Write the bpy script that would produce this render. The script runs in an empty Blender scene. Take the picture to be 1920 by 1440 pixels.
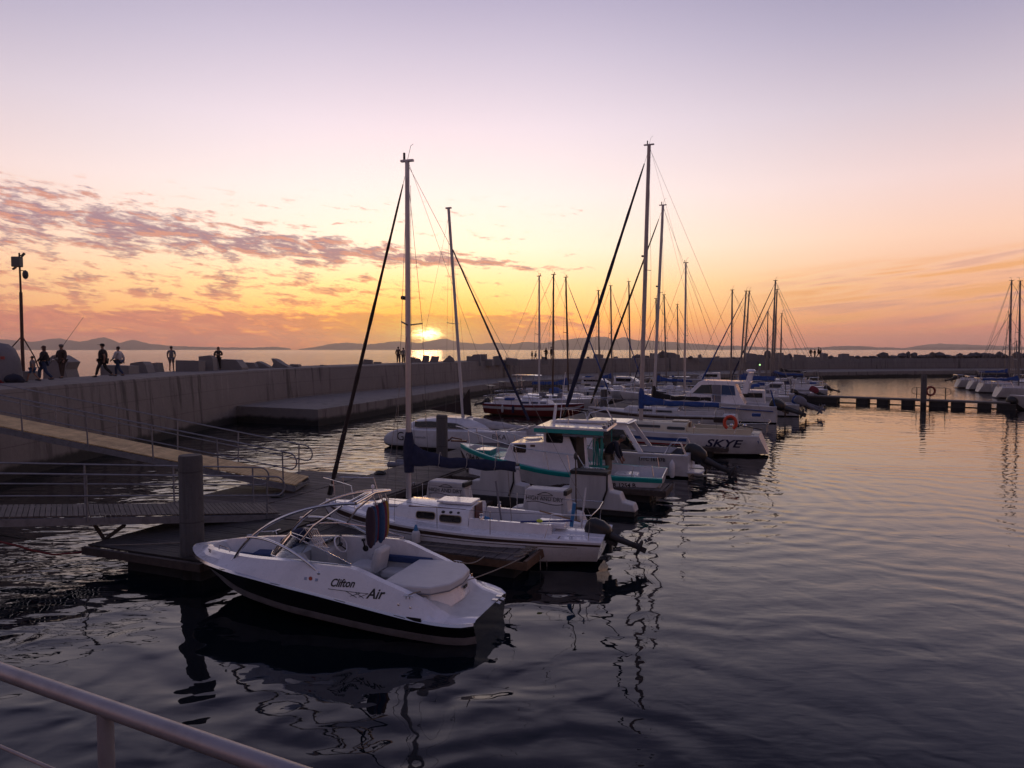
import bpy, bmesh, math, random
from mathutils import Vector, Matrix
random.seed(7)
R = math.radians
sc = bpy.context.scene
# ------------------------------------------------------------------ camera
F = 1331.0
PITCH = math.atan(65/F)
EYE = Vector((0, 0, 5.0))
cam_d = bpy.data.cameras.new("camera"); cam = bpy.data.objects.new("camera", cam_d)
sc.collection.objects.link(cam); sc.camera = cam
cam.location = EYE; cam.rotation_euler = (math.pi/2 - PITCH, 0, 0)
cam_d.sensor_width = 36; cam_d.lens = 36*F/1920
cam_d.clip_start = 0.05; cam_d.clip_end = 40000
def ray(px, py):
    dx = (px-960)/F; dy = (720-py)/F
    c, s = math.cos(PITCH), math.sin(PITCH)
    return Vector((dx, c + dy*s, -s + dy*c))
def PZ(px, py, z):
    d = ray(px, py); t = (z-EYE.z)/d.z
    return EYE + d*t
def PY(px, py, Y):
    d = ray(px, py); return EYE + d*(Y/d.y)
# ------------------------------------------------------------------ colours
def lin(r, g=None, b=None):
    if g is None: r, g, b = r
    f = lambda c: (c/255/12.92) if c/255 <= .04045 else ((c/255+.055)/1.055)**2.4
    return (f(r), f(g), f(b), 1)
# ------------------------------------------------------------------ node maths helper
class S:
    tree = None
    def __init__(s, sock): s.k = sock
    @staticmethod
    def m(op, *a, clamp=False):
        n = S.tree.nodes.new('ShaderNodeMath'); n.operation = op; n.use_clamp = clamp
        for i, v in enumerate(a):
            if isinstance(v, S): S.tree.links.new(v.k, n.inputs[i])
            else: n.inputs[i].default_value = v
        return S(n.outputs[0])
    def __add__(s, o): return S.m('ADD', s, o)
    __radd__ = __add__
    def __sub__(s, o): return S.m('SUBTRACT', s, o)
    def __rsub__(s, o): return S.m('SUBTRACT', o, s)
    def __mul__(s, o): return S.m('MULTIPLY', s, o)
    __rmul__ = __mul__
    def __truediv__(s, o): return S.m('DIVIDE', s, o)
def mx(a, b): return S.m('MAXIMUM', a, b)
def mn(a, b): return S.m('MINIMUM', a, b)
def ss(x, a, b):
    n = S.tree.nodes.new('ShaderNodeMapRange'); n.interpolation_type = 'SMOOTHSTEP'
    S.tree.links.new(x.k, n.inputs[0]); n.inputs[1].default_value = a; n.inputs[2].default_value = b
    return S(n.outputs[0])
def vec(x, y, z=0.0):
    n = S.tree.nodes.new('ShaderNodeCombineXYZ')
    for i, v in enumerate((x, y, z)):
        if isinstance(v, S): S.tree.links.new(v.k, n.inputs[i])
        else: n.inputs[i].default_value = v
    return S(n.outputs[0])
def noise(v, scale=1, detail=4, rough=.5, dist=0):
    n = S.tree.nodes.new('ShaderNodeTexNoise'); S.tree.links.new(v.k, n.inputs['Vector'])
    n.inputs['Scale'].default_value = scale; n.inputs['Detail'].default_value = detail
    n.inputs['Roughness'].default_value = rough; n.inputs['Distortion'].default_value = dist
    return S(n.outputs[0])
def sep(v):
    n = S.tree.nodes.new('ShaderNodeSeparateXYZ'); S.tree.links.new(v.k, n.inputs[0])
    return [S(o) for o in n.outputs]
def mixc(f, a, b, mode='MIX'):
    n = S.tree.nodes.new('ShaderNodeMix'); n.data_type = 'RGBA'; n.blend_type = mode; n.clamp_factor = False
    for i, v in ((0, f), (6, a), (7, b)):
        if isinstance(v, S): S.tree.links.new(v.k, n.inputs[i])
        else: n.inputs[i].default_value = v
    return S(n.outputs[2])
def ramp(x, stops, interp='LINEAR'):
    n = S.tree.nodes.new('ShaderNodeValToRGB'); cr = n.color_ramp; cr.interpolation = interp
    S.tree.links.new(x.k, n.inputs[0])
    while len(cr.elements) > 1: cr.elements.remove(cr.elements[0])
    cr.elements[0].position = stops[0][0]; cr.elements[0].color = stops[0][1]
    for p, c in stops[1:]:
        e = cr.elements.new(p); e.color = c
    return S(n.outputs[0])
# ------------------------------------------------------------------ world: dusk sky with clouds
W = bpy.data.worlds.new("World"); sc.world = W; W.use_nodes = True
nt = W.node_tree; S.tree = nt; nt.nodes.clear()
SUN_AZ, SUN_EL = -6.85, 1.15          # degrees: azimuth to the right of +Y, elevation
tc = nt.nodes.new('ShaderNodeTexCoord')
x, y, z = sep(S(tc.outputs['Generated']))
deg = 57.29578
el = S.m('ARCSINE', mn(mx(z, -1), 1))*deg
az = S.m('ARCTAN2', x, y)*deg
t = S.m('SQRT', mx(el, 0.0)/90.0)
def stops(l): return [(math.sqrt(e/90.0), lin(c)) for e, c in l]
near = ramp(t, stops([(0, (222,128,104)), (1, (250,150,84)), (2.5, (255,182,84)), (5, (255,222,158)), (8, (254,240,220)), (12, (251,236,234)),
    (17, (236,220,231)), (22, (206,194,214)), (26, (179,169,197)), (31, (112,104,140)), (38, (76,74,108)), (60, (98,98,136)), (90, (112,112,150))]))
far = ramp(t, stops([(0, (200,128,128)), (1.5, (224,140,120)), (3, (232,162,132)), (5, (246,180,144)), (8, (251,203,180)), (12, (240,208,206)),
    (17, (206,190,203)), (22, (169,159,185)), (26, (142,135,167)), (31, (96,90,126)), (38, (72,70,104)), (60, (98,98,136)), (90, (112,112,150))]))
anti = ramp(t, stops([(0, (78,76,102)), (4, (98,90,114)), (12, (112,102,130)), (25, (106,102,132)), (50, (104,104,138)), (90, (112,112,150))]))
daz = S.m('ABSOLUTE', az - SUN_AZ)
sky = mixc(ss(daz, 6, 42), near, far)
sky = mixc(ss(daz, 50, 150), sky, anti)
# physical sky, very faint, for the same sun
st = nt.nodes.new('ShaderNodeTexSky'); st.sky_type = 'NISHITA'; st.sun_disc = False
st.sun_elevation = R(SUN_EL); st.sun_rotation = R(SUN_AZ)
sky = mixc(0.05, sky, S(st.outputs[0]), 'ADD')
# sun distance
def gauss(ca, ce, wa, we):
    d = S.m('POWER', S.m('ABSOLUTE', (az-ca)/wa), 2.0) + S.m('POWER', S.m('ABSOLUTE', (el-ce)/we), 2.0)
    return S.m('EXPONENT', d*-1.0)
# clouds
warp = noise(vec(az*.11, el*.4, 3.1), 1, 3, .5)
cv = vec(az*.42 + warp*1.2, (el + az*.085)*1.75 + warp*.9, 0.0)
n1 = noise(cv, 1.0, 9, .62, .25)
n2 = noise(vec(az*1.2, (el + az*.10)*4.6, 7.0), 1.0, 7, .68, .3)
nz = n1*.68 + n2*.32
n1b = noise(vec(az*.42 + warp*1.2, (el - .30 + az*.085)*1.75 + warp*.9, 0.0), 1.0, 5, .6, .25)
under = ss(n1 - n1b, -.01, .13)
left = ss(az, 7.0, -3.0)
ec = 6.7 - az*.068
hw = mx(.45 - az*.062, .4)
m1 = mx(1.0 - S.m('ABSOLUTE', (el - ec)/hw), 0.0)*left
m2 = ss(el, 2.7, 3.3)*ss(el, 9.0, 4.2)*ss(az, -2, -14)
m3 = ss(el, 3.25, 2.4)*ss(az, 14.0, -2.0)
dens = nz + S.m('POWER', m1, .6)*.175 + m2*.085 + m3*.20
clear = ss(az, 14, 2)*.10
dens = ss(dens + clear, .635, .80)*ss(el, 12.6, 10.4)
sg = gauss(SUN_AZ, SUN_EL+.6, 11.0, 3.4)
core_col = ramp(t, stops([(0, (214,122,110)), (1.2, (224,128,106)), (2.6, (214,128,112)), (4.5, (190,128,122)), (7, (168,124,134)), (12, (160,132,150))]))
core_col = mixc(sg*.9, core_col, lin(248,146,70))
core_col = mixc(under*.6, core_col, lin(246,158,116))
rim_col = mixc(sg, lin(255,196,150), lin(255,214,90))
cl = mixc(ss(dens, .05, .45), rim_col, core_col)
sky = mixc(dens*.92, sky, cl)
# wisps on the right
nw = noise(vec(az*.10 - el*.10, (el - (az-20)*.10)*1.3, 11.0), 1, 6, .55, .4)
mw = ss(az, 16, 24)*ss(el, .8, 2.2)*ss(el - az*.08, 4.6, 3.2)
sky = mixc(ss(nw, .46, .62)*mw*.8, sky, lin(250,178,112))
sky = mixc(ss(nw, .5, .34)*mw*.45, sky, lin(196,138,138))
# glow around the low sun, broken by the clouds in front of it
g1 = gauss(SUN_AZ, SUN_EL, 7.5, 3.2)
g2 = gauss(SUN_AZ, SUN_EL+.15, 2.8, 1.1)
g3 = gauss(SUN_AZ+.05, SUN_EL+.05, .80, .34)
n3 = noise(vec(az*1.8, el*4.6 + az*.5, 2.0), 1, 5, .62, .8)
holes = 1.0 - ss(n3, .46, .60)
sky = mixc(g1*.72, sky, lin(255,190,48))
sky = mixc(g2*(holes*.85 + .25), sky, (1.35, .80, .16, 1))
sky = mixc(g3*(holes*1.0 + .40), sky, (11.0, 7.6, 3.0, 1))
bg = nt.nodes.new('ShaderNodeBackground'); out = nt.nodes.new('ShaderNodeOutputWorld')
nt.links.new(sky.k, bg.inputs[0]); bg.inputs[1].default_value = 1.0
nt.links.new(bg.outputs[0], out.inputs[0])
# ------------------------------------------------------------------ sun: weak, half behind cloud and mountain
sl = bpy.data.lights.new("sun", 'SUN'); sl.energy = 0.03; sl.angle = R(2.5); sl.color = (1, .52, .25)
so = bpy.data.objects.new("sun", sl); sc.collection.objects.link(so)
sd = Vector((math.sin(R(SUN_AZ))*math.cos(R(2.2)), math.cos(R(SUN_AZ))*math.cos(R(2.2)), math.sin(R(2.2))))
so.rotation_euler = (-sd).to_track_quat('-Z', 'Y').to_euler()
sc.view_settings.view_transform = 'Standard'; sc.view_settings.look = 'None'
sc.view_settings.exposure = 0; sc.view_settings.gamma = 1
sc.cycles.max_bounces = 6; sc.cycles.volume_bounces = 0
sc.cycles.transparent_max_bounces = 12
# ------------------------------------------------------------------ materials
MATS = {}
def mat(name, col, rough=.5, metal=0.0, var=0.0, vscale=3.0, bump=0.0, bscale=20.0, spec=None, coat=0, streak=False):
    if name in MATS: return MATS[name]
    m = bpy.data.materials.new(name); m.use_nodes = True; t_ = m.node_tree; S.tree = t_
    b = t_.nodes['Principled BSDF']
    b.inputs['Base Color'].default_value = (*col, 1) if len(col) == 3 else col
    b.inputs['Roughness'].default_value = rough; b.inputs['Metallic'].default_value = metal
    if spec is not None: b.inputs['Specular IOR Level'].default_value = spec
    if coat: b.inputs['Coat Weight'].default_value = coat; b.inputs['Coat Roughness'].default_value = .08
    tcn = t_.nodes.new('ShaderNodeTexCoord'); O = S(tcn.outputs['Object'])
    if var:
        c = (*col[:3], 1)
        if streak:
            X, Y, Z = sep(O); v = vec(X*1.0, Y*1.0, Z*.12)
        else: v = O
        n = noise(v, vscale, 6, .65)
        lo = tuple(k*(1-var) for k in col[:3]) + (1,); hi = tuple(min(1, k*(1+var*.5)) for k in col[:3]) + (1,)
        cc = ramp(n, [(.3, lo), (.5, c), (.72, hi)])
        t_.links.new(cc.k, b.inputs['Base Color'])
        rr = noise(O, vscale*2.3, 3, .5)*(rough*.5) + rough*.75
        t_.links.new(rr.k, b.inputs['Roughness'])
    if bump:
        bn = t_.nodes.new('ShaderNodeBump'); bn.inputs['Distance'].default_value = bump
        t_.links.new(noise(O, bscale, 5, .6).k, bn.inputs['Height']); t_.links.new(bn.outputs[0], b.inputs['Normal'])
    MATS[name] = m; return m
def planks_mat(name, c1, c2, rough=.75):
    m = bpy.data.materials.new(name); m.use_nodes = True; t_ = m.node_tree; S.tree = t_
    b = t_.nodes['Principled BSDF']
    g = t_.nodes.new('ShaderNodeNewGeometry'); tcn = t_.nodes.new('ShaderNodeTexCoord'); O = S(tcn.outputs['Object'])
    isl = S(g.outputs['Random Per Island'])
    col = mixc(isl, (*c1, 1), (*c2, 1))
    n = noise(O, 2.2, 6, .7); n2_ = noise(vec(*[k*s for k, s in zip(sep(O), (3, 3, 3))]), 8, 4, .7)
    col = mixc(ss(n, .35, .75)*.7, col, tuple(k*.35 for k in c1) + (1,))
    col = mixc(ss(n2_, .5, .8)*.5, col, tuple(min(1, k*1.5) for k in c2) + (1,))
    t_.links.new(col.k, b.inputs['Base Color'])
    rr = mixc(1.0, (0, 0, 0, 1), (rough,)*3 + (1,)); b.inputs['Roughness'].default_value = rough
    bn = t_.nodes.new('ShaderNodeBump'); bn.inputs['Distance'].default_value = .004
    t_.links.new(noise(O, 30, 4, .6).k, bn.inputs['Height']); t_.links.new(bn.outputs[0], b.inputs['Normal'])
    MATS[name] = m; return m
WHITE = mat('gelcoat_white', (.66, .65, .68), .28, var=.10, vscale=2.5, coat=.7)
WHITE2 = mat('gelcoat_worn', (.55, .54, .56), .38, var=.22, vscale=2.0, coat=.3)
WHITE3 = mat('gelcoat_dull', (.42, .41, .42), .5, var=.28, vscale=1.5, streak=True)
CREAM = mat('gelcoat_cream', (.50, .45, .34), .45, var=.15, vscale=2)
NONSKID = mat('nonskid_deck', (.50, .50, .51), .6, var=.12, vscale=6, bump=.002, bscale=150)
BLACKG = mat('gelcoat_black', (.006, .006, .008), .2)
BLACKR = mat('black_rubber', (.012, .012, .013), .55)
BROWNST = mat('brown_stripe', (.045, .025, .018), .4)
TEAL = mat('teal_paint', (.005, .26, .24), .4, var=.15, vscale=4)
BLUEP = mat('blue_stripe', (.02, .06, .22), .4)
REDP = mat('red_stripe', (.22, .02, .02), .4)
REDH = mat('red_hull', (.11, .010, .013), .35, var=.3, vscale=1.2)
ANTIF = mat('antifouling', (.03, .025, .025), .7, var=.4, vscale=3)
MASTD = mat('dull_mast', (.13, .12, .12), .5)
ALU = mat('anodised_mast', (.42, .41, .42), .38, metal=.55, var=.12, vscale=3)
ALUW = mat('painted_mast', (.44, .43, .43), .4, var=.12, vscale=2)
STEEL = mat('stainless_steel', (.55, .54, .55), .18, metal=1.0)
GALV = mat('galvanised_steel', (.20, .20, .22), .5, metal=.5, var=.3, vscale=7)
WIRE = mat('rigging_wire', (.16, .15, .15), .4, metal=.6)
NAVY = mat('navy_canvas', (.010, .014, .045), .85, var=.3, vscale=5, bump=.004, bscale=14)
BLUEC = mat('blue_canvas', (.012, .050, .20), .8, var=.3, vscale=5, bump=.01, bscale=9)
BLACKC = mat('black_canvas', (.012, .011, .012), .9, bump=.01, bscale=9)
SAILC = mat('grey_white_canvas', (.33, .31, .31), .85, var=.25, vscale=3, bump=.02, bscale=5)
BROWNC = mat('dark_brown_canvas', (.022, .014, .014), .85, bump=.01, bscale=9)
GREYC = mat('grey_canvas', (.16, .16, .19), .8, var=.2, vscale=4, bump=.01, bscale=6)
GLASSD = mat('dark_window', (.008, .008, .010), .08)
WOODD = mat('mahogany', (.10, .028, .016), .4, var=.4, vscale=6)
WOODL = mat('varnished_teak', (.22, .13, .06), .45, var=.4, vscale=6)
BLUEV = mat('blue_vinyl', (.015, .035, .12), .5)
WVINYL = mat('white_vinyl', (.50, .49, .50), .55, var=.08, vscale=5)
BLACKP = mat('black_plastic', (.010, .010, .011), .35)
DARKG = mat('dark_grey_plastic', (.03, .03, .035), .5)
ROPE = mat('hemp_rope', (.20, .17, .14), .9, var=.3, vscale=30)
ROPEY = mat('orange_rope', (.28, .10, .03), .9)
ORANGE = mat('lifebuoy_orange', (.55, .055, .02), .5)
YELLOW = mat('yellow_tape', (.45, .55, .05), .5)
BLUEB = mat('sky_blue_plastic', (.03, .16, .35), .5)
def glass_mat():
    m = bpy.data.materials.new('clear_glass'); m.use_nodes = True; t_ = m.node_tree
    b = t_.nodes['Principled BSDF']; b.inputs['Base Color'].default_value = (.75, .78, .80, 1)
    b.inputs['Transmission Weight'].default_value = 1; b.inputs['Roughness'].default_value = .02; b.inputs['IOR'].default_value = 1.08
    return m
GLASS = glass_mat()
# ------------------------------------------------------------------ mesh helpers
class MB:
    def __init__(s): s.v = []; s.f = []; s.mi = []; s.cur = 0
    def add(s, vs, fs):
        o = len(s.v); s.v += [Vector(p) for p in vs]
        for f in fs: s.f.append([i+o for i in f]); s.mi.append(s.cur)
        return s
    def box(s, c, d, rot=None):
        hx, hy, hz = d[0]/2, d[1]/2, d[2]/2
        vs = [Vector((a*hx, b*hy, e*hz)) for a in (-1, 1) for b in (-1, 1) for e in (-1, 1)]
        if rot is not None:
            M = rot if isinstance(rot, Matrix) else Matrix.Rotation(rot, 3, 'Z')
            vs = [M @ p for p in vs]
        vs = [p + Vector(c) for p in vs]
        return s.add(vs, [(0,1,3,2), (4,6,7,5), (0,4,5,1), (2,3,7,6), (0,2,6,4), (1,5,7,3)])
    def beam(s, a, b, w, h):
        a = Vector(a); b = Vector(b); d = (b-a); L = d.length; d.normalize()
        up = Vector((0, 0, 1)) if abs(d.z) < .95 else Vector((1, 0, 0))
        sd_ = d.cross(up).normalized(); u = sd_.cross(d)
        M = Matrix((d, sd_, u)).transposed()
        return s.box((a+b)/2, (L, w, h), M)
    def tube(s, pts, r, n=8, closed=False):
        pts = [Vector(p) for p in pts]; k = len(pts)
        rr = r if isinstance(r, (list, tuple)) else [r]*k
        rings = []; prev = None
        for i, p in enumerate(pts):
            a = pts[i-1] if (i > 0 or closed) else p; b = pts[(i+1) % k] if (i < k-1 or closed) else p
            d = (b-a)
            d = d.normalized() if d.length > 1e-9 else Vector((0, 0, 1))
            if prev is None:
                u = d.cross(Vector((0, 0, 1)))
                if u.length < .1: u = d.cross(Vector((1, 0, 0)))
            else:
                u = prev - d*prev.dot(d)
                if u.length < 1e-6: u = d.cross(Vector((1, 0, 0)))
            u.normalize(); prev = u; w = d.cross(u)
            rings.append([p + (u*math.cos(2*math.pi*j/n) + w*math.sin(2*math.pi*j/n))*rr[i] for j in range(n)])
        return s.loft(rings, cap=not closed, wrap=closed)
    def loft(s, rings, cap=True, wrap=False, ringclosed=True):
        n = len(rings[0]); fs = []; k = len(rings)
        for i in range(k if wrap else k-1):
            j2 = (i+1) % k
            for j in range(n if ringclosed else n-1):
                fs.append((i*n+j, i*n+(j+1) % n, j2*n+(j+1) % n, j2*n+j))
        if cap and not wrap:
            fs.append(tuple(range(n))[::-1]); fs.append(tuple((k-1)*n+j for j in range(n)))
        return s.add([p for rg in rings for p in rg], fs)
    def prism(s, pts, f0, f1):
        # pts: list of 2d points; f0(p), f1(p) map each to 3d
        n = len(pts); a = [f0(p) for p in pts]; b = [f1(p) for p in pts]
        return s.add(a+b, [tuple(range(n))[::-1], tuple(range(n, 2*n))] + [(i, (i+1) % n, n+(i+1) % n, n+i) for i in range(n)])
    def lathe(s, prof, c=(0, 0, 0), n=16, M=None):
        rings = []
        for r_, z_ in prof:
            ring = []
            for j in range(n):
                p = Vector((r_*math.cos(2*math.pi*j/n), r_*math.sin(2*math.pi*j/n), z_))
                if M is not None: p = M @ p
                ring.append(p + Vector(c))
            rings.append(ring)
        return s.loft(rings)
    def ball(s, c, r, n=10, sc_=(1, 1, 1), M=None):
        prof = [(max(1e-4, math.sin(math.pi*i/n)), -math.cos(math.pi*i/n)) for i in range(n+1)]
        rings = []
        for a, b in prof:
            ring = []
            for j in range(n):
                p = Vector((a*math.cos(2*math.pi*j/n)*sc_[0], a*math.sin(2*math.pi*j/n)*sc_[1], b*sc_[2]))*r
                if M is not None: p = M @ p
                ring.append(p + Vector(c))
            rings.append(ring)
        return s.loft(rings)
    def mesh(s, name, mats):
        me = bpy.data.meshes.new(name); me.from_pydata([tuple(p) for p in s.v], [], s.f)
        mats = mats if isinstance(mats, (list, tuple)) else [mats]
        for m_ in mats: me.materials.append(m_)
        me.polygons.foreach_set('material_index', s.mi)
        me.validate(); me.update(); return me
    def build(s, name, mats, parent=None, smooth=35, bevel=0):
        me = s.mesh(name, mats)
        if smooth:
            me.polygons.foreach_set('use_smooth', [True]*len(me.polygons)); me.set_sharp_from_angle(angle=R(smooth))
        o = bpy.data.objects.new(name, me); sc.collection.objects.link(o)
        if parent is not None: o.parent = parent
        if bevel:
            b = o.modifiers.new('bevel', 'BEVEL'); b.width = bevel; b.segments = 2; b.limit_method = 'ANGLE'; b.angle_limit = R(40)
        return o
def tag(o, label=None, cat=None, group=None, kind=None):
    if label: o['label'] = label
    if cat: o['category'] = cat
    if group: o['group'] = group
    if kind: o['kind'] = kind
    return o
def empty(name, loc, rz=0.0, label=None, cat=None, group=None):
    o = bpy.data.objects.new(name, None); sc.collection.objects.link(o)
    o.location = loc; o.rotation_euler = (0, 0, rz); o.empty_display_size = .3
    return tag(o, label, cat, group)
def text_mesh(txt, size, shear=0.0, extrude=0.0, sx=1.0, bold=0.0):
    cu = bpy.data.curves.new('txt', 'FONT'); cu.body = txt; cu.size = size; cu.shear = shear; cu.offset = bold
    cu.align_x = 'CENTER'; cu.align_y = 'CENTER'; cu.resolution_u = 3
    ob = bpy.data.objects.new('txt', cu); sc.collection.objects.link(ob)
    dg = bpy.context.evaluated_depsgraph_get()
    me = bpy.data.meshes.new_from_object(ob.evaluated_get(dg))
    vs = [(v.co.x*sx, v.co.y) for v in me.vertices]; fs = [tuple(p.vertices) for p in me.polygons]
    bpy.data.objects.remove(ob); bpy.data.curves.remove(cu); bpy.data.meshes.remove(me)
    return vs, fs
def sagrope(a, b, sag, n=12):
    a = Vector(a); b = Vector(b)
    return [a.lerp(b, i/n) - Vector((0, 0, sag*4*(i/n)*(1-i/n))) for i in range(n+1)]
# ------------------------------------------------------------------ water
def water_mat(name, sea):
    m = bpy.data.materials.new(name); m.use_nodes = True; t_ = m.node_tree; S.tree = t_
    b = t_.nodes['Principled BSDF']
    b.inputs['Base Color'].default_value = (.003, .006, .009, 1) if not sea else (.01, .02, .03, 1)
    b.inputs['Roughness'].default_value = .0 if not sea else .12
    b.inputs['IOR'].default_value = 1.33 if not sea else 1.33
    g = t_.nodes.new('ShaderNodeNewGeometry'); X, Y, Z = sep(S(g.outputs['Position']))
    bn = t_.nodes.new('ShaderNodeBump'); bn.inputs['Distance'].default_value = 1.0
    if sea:
        h = noise(vec(X*.16, Y*.30, 0), 1, 6, .6, .3)*1.1 + noise(vec(X*.8, Y*1.4, 5), 1, 5, .6)*.18
    else:
        wl = noise(vec(X, Y, 0), .05, 2, .5)
        leftw = ss(X*1.0 + Y*-.42, -9.5, -18.0)          # choppier between the walkway and the pier
        farw = ss(Y, 45, 95)
        wv = vec(X + noise(vec(X, Y, 9), .5, 2)*1.2, Y*1.15 + noise(vec(X, Y, 19), .5, 2)*1.2, 0)
        rw = ss(X + Y*-.12, -1.5, 2.5)
        calm = noise(wv, .72, 1.0, .35, .9)*(.050 - rw*.042) + noise(wv, 1.7, .8, .35, .6)*(.006 + rw*.002) + noise(vec(X*.8, Y*1.8, 2), 4.2, 1, .4, .3)*(.0010 + rw*.0014)
        ripp = noise(vec(X*.62 + Y*.1, Y*1.9, 3), 1.25, 2.5, .45, .4)*.036
        fine = noise(vec(X*.7, Y*2.2, 6), 1.6, 3, .5, .2)*.03
        dx_ = X - 5.2; dy_ = Y - 24.2
        r_ = S.m('SQRT', dx_*dx_ + dy_*dy_) + noise(vec(X, Y, 4), .35, 2)*1.0
        ring = S.m('SINE', r_*8.2)*.0052*ss(r_, 13.5, 2.0)*ss(X, 2.0, 5.0)
        rip2 = S.m('SINE', (X*.28 + Y*.96 + noise(vec(X, Y, 8), .16, 2)*9)*5.2)*.0030
        h = calm*(.75 + wl*.5) + ripp*leftw + fine*(farw + leftw*.3)*.9 + ring + rip2
    t_.links.new(h.k, bn.inputs['Height']); t_.links.new(bn.outputs[0], b.inputs['Normal'])
    return m
SEAM = water_mat('sea_surface', True); WATM = water_mat('harbour_surface', False)
mb = MB(); Lw = 9000
mb.add([(-Lw, -60, 0), (Lw, -60, 0), (Lw, Lw, 0), (-Lw, Lw, 0)], [(0, 1, 2, 3)])
tag(mb.build('sea', SEAM, smooth=0), kind='structure')
# breakwater inner edge, plan line
BW = [(-19.4, -30), (-19.4, 5), (-19.45, 30), (-19.4, 45), (-18.4, 55), (-15.6, 63), (-11.8, 71), (-7.6, 82), (-3.2, 94), (3.2, 105), (12, 115), (24.5, 123.5), (40, 131), (66, 141), (107, 147), (175, 151), (260, 152)]
def offs(line, d):
    out = []
    for i, p in enumerate(line):
        a = Vector(line[max(0, i-1)]); b = Vector(line[min(len(line)-1, i+1)])
        t_ = (b-a).normalized(); nrm = Vector((-t_.y, t_.x))      # left of travel = seaward
        out.append(tuple(Vector(p) + nrm*d))
    return out
hb = [(p[0], p[1], .012) for p in offs(BW, 1.5)]
poly = hb + [(300, 152, .012), (300, -50, .012), (-30, -50, .012)]
mb = MB(); mb.add(poly, [tuple(range(len(poly)))[::-1]])
tag(mb.build('water', WATM, smooth=0), kind='structure')
# ------------------------------------------------------------------ concrete
def concrete(name, base, stain=True):
    m = bpy.data.materials.new(name); m.use_nodes = True; t_ = m.node_tree; S.tree = t_
    b = t_.nodes['Principled BSDF']; b.inputs['Roughness'].default_value = .85
    g = t_.nodes.new('ShaderNodeNewGeometry'); P = S(g.outputs['Position']); X, Y, Z = sep(P)
    c = mixc(noise(P, .6, 6, .7), tuple(k*.75 for k in base) + (1,), tuple(k*1.25 for k in base) + (1,))
    c = mixc(ss(noise(P, 9, 5, .7), .45, .75)*.35, c, tuple(k*.5 for k in base) + (1,))
    if stain:
        s_ = noise(vec(X*1.6, Y*1.6, Z*.10), 1.0, 5, .65)
        big = noise(vec(X, Y, 0), .11, 3, .6)
        c = mixc(ss(s_, .50, .66)*ss(big, .40, .55)*.85, c, tuple(k*.22 for k in base) + (1,))
        s2 = noise(vec(X*4, Y*4, Z*.2), 1.0, 4, .6)
        c = mixc(ss(s2, .60, .72)*.4, c, tuple(min(1, k*1.9) for k in base) + (1,))
        for zl in (1.25, 2.35, 3.30): c = mixc(ss(S.m('ABSOLUTE', Z + noise(P, .8, 3)*.05 - zl - .025), .022, .008)*.55, c, tuple(k*.3 for k in base) + (1,))
        # weed and wet band above the water
        wl = ss(Z - noise(P, 1.2, 4, .6)*.5, .38, .10)
        c = mixc(wl, c, (.012, .011, .010, 1))
    t_.links.new(c.k, b.inputs['Base Color'])
    bn = t_.nodes.new('ShaderNodeBump'); bn.inputs['Distance'].default_value = .05
    t_.links.new((noise(P, 3, 6, .7) + noise(P, 30, 4, .7)*.2).k, bn.inputs['Height']); t_.links.new(bn.outputs[0], b.inputs['Normal'])
    return m
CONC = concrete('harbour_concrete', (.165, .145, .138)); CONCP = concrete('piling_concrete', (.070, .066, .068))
CONCB = concrete('block_concrete', (.17, .16, .16), stain=False); ROCKD = concrete('boulder', (.09, .082, .085), stain=False)
TOP = 3.46
def dense(line, step):
    out = []
    for a, b in zip(line[:-1], line[1:]):
        a = Vector(a); b = Vector(b); k = max(1, int((b-a).length/step))
        out += [tuple(a.lerp(b, i/k)) for i in range(k)]
    return out + [line[-1]]
def chaikin(line, n=2):
    for _ in range(n):
        o = [line[0]]
        for a, b in zip(line[:-1], line[1:]):
            a = Vector(a); b = Vector(b); o += [tuple(a.lerp(b, .25)), tuple(a.lerp(b, .75))]
        line = o + [line[-1]]
    return line
BWS = chaikin(BW, 2)
# breakwater: lofted wall section with walkway
secs = []
inner = BWS
prof = [(-.35, -2.5), (-.18, .9), (0, TOP-.10), (.06, TOP), (4.6, TOP+.02), (5.2, TOP-.5), (8.5, 1.2), (15, -2.5)]
rows = [offs(inner, d) for d, z_ in prof]
mb = MB(); rings = []
for i in range(len(inner)):
    rings.append([(rows[k][i][0], rows[k][i][1], prof[k][1]) for k in range(len(prof))])
mb.loft(rings, cap=True, ringclosed=True)
bwo = mb.build('breakwater', CONC); tag(bwo, 'long concrete breakwater wall with a walkway on top curving round the harbour', 'breakwater')
# expansion joints: shallow dark grooves proud strips on the face
# low quay platform at the foot of the wall
plat_in = [p for p in inner if p[1] > 48.5]
po = [(-12.6, 45.9), (-9.1, 57.0), (-5.6, 71), (-2.2, 82), (3.5, 90), (11.5, 97), (21, 104), (38, 115.5), (66, 127.5), (107, 136), (175, 141), (260, 142)]
po = chaikin(po, 2)
po[0] = (-12.6, 45.9)
inn = [(-19.6, 48.8)] + [p for p in plat_in]
outl = po
def resamp(line, n):
    L = [0]
    for a, b in zip(line[:-1], line[1:]): L.append(L[-1] + (Vector(b)-Vector(a)).length)
    o = []
    for i in range(n):
        s_ = L[-1]*i/(n-1); j = max(k for k in range(len(L)) if L[k] <= s_+1e-9); j = min(j, len(L)-2)
        u = (s_-L[j])/(L[j+1]-L[j]) if L[j+1] > L[j] else 0
        o.append(Vector(line[j]).lerp(Vector(line[j+1]), u))
    return o
A_, B_ = resamp(inn, 60), resamp(outl, 60)
rings = []
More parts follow.
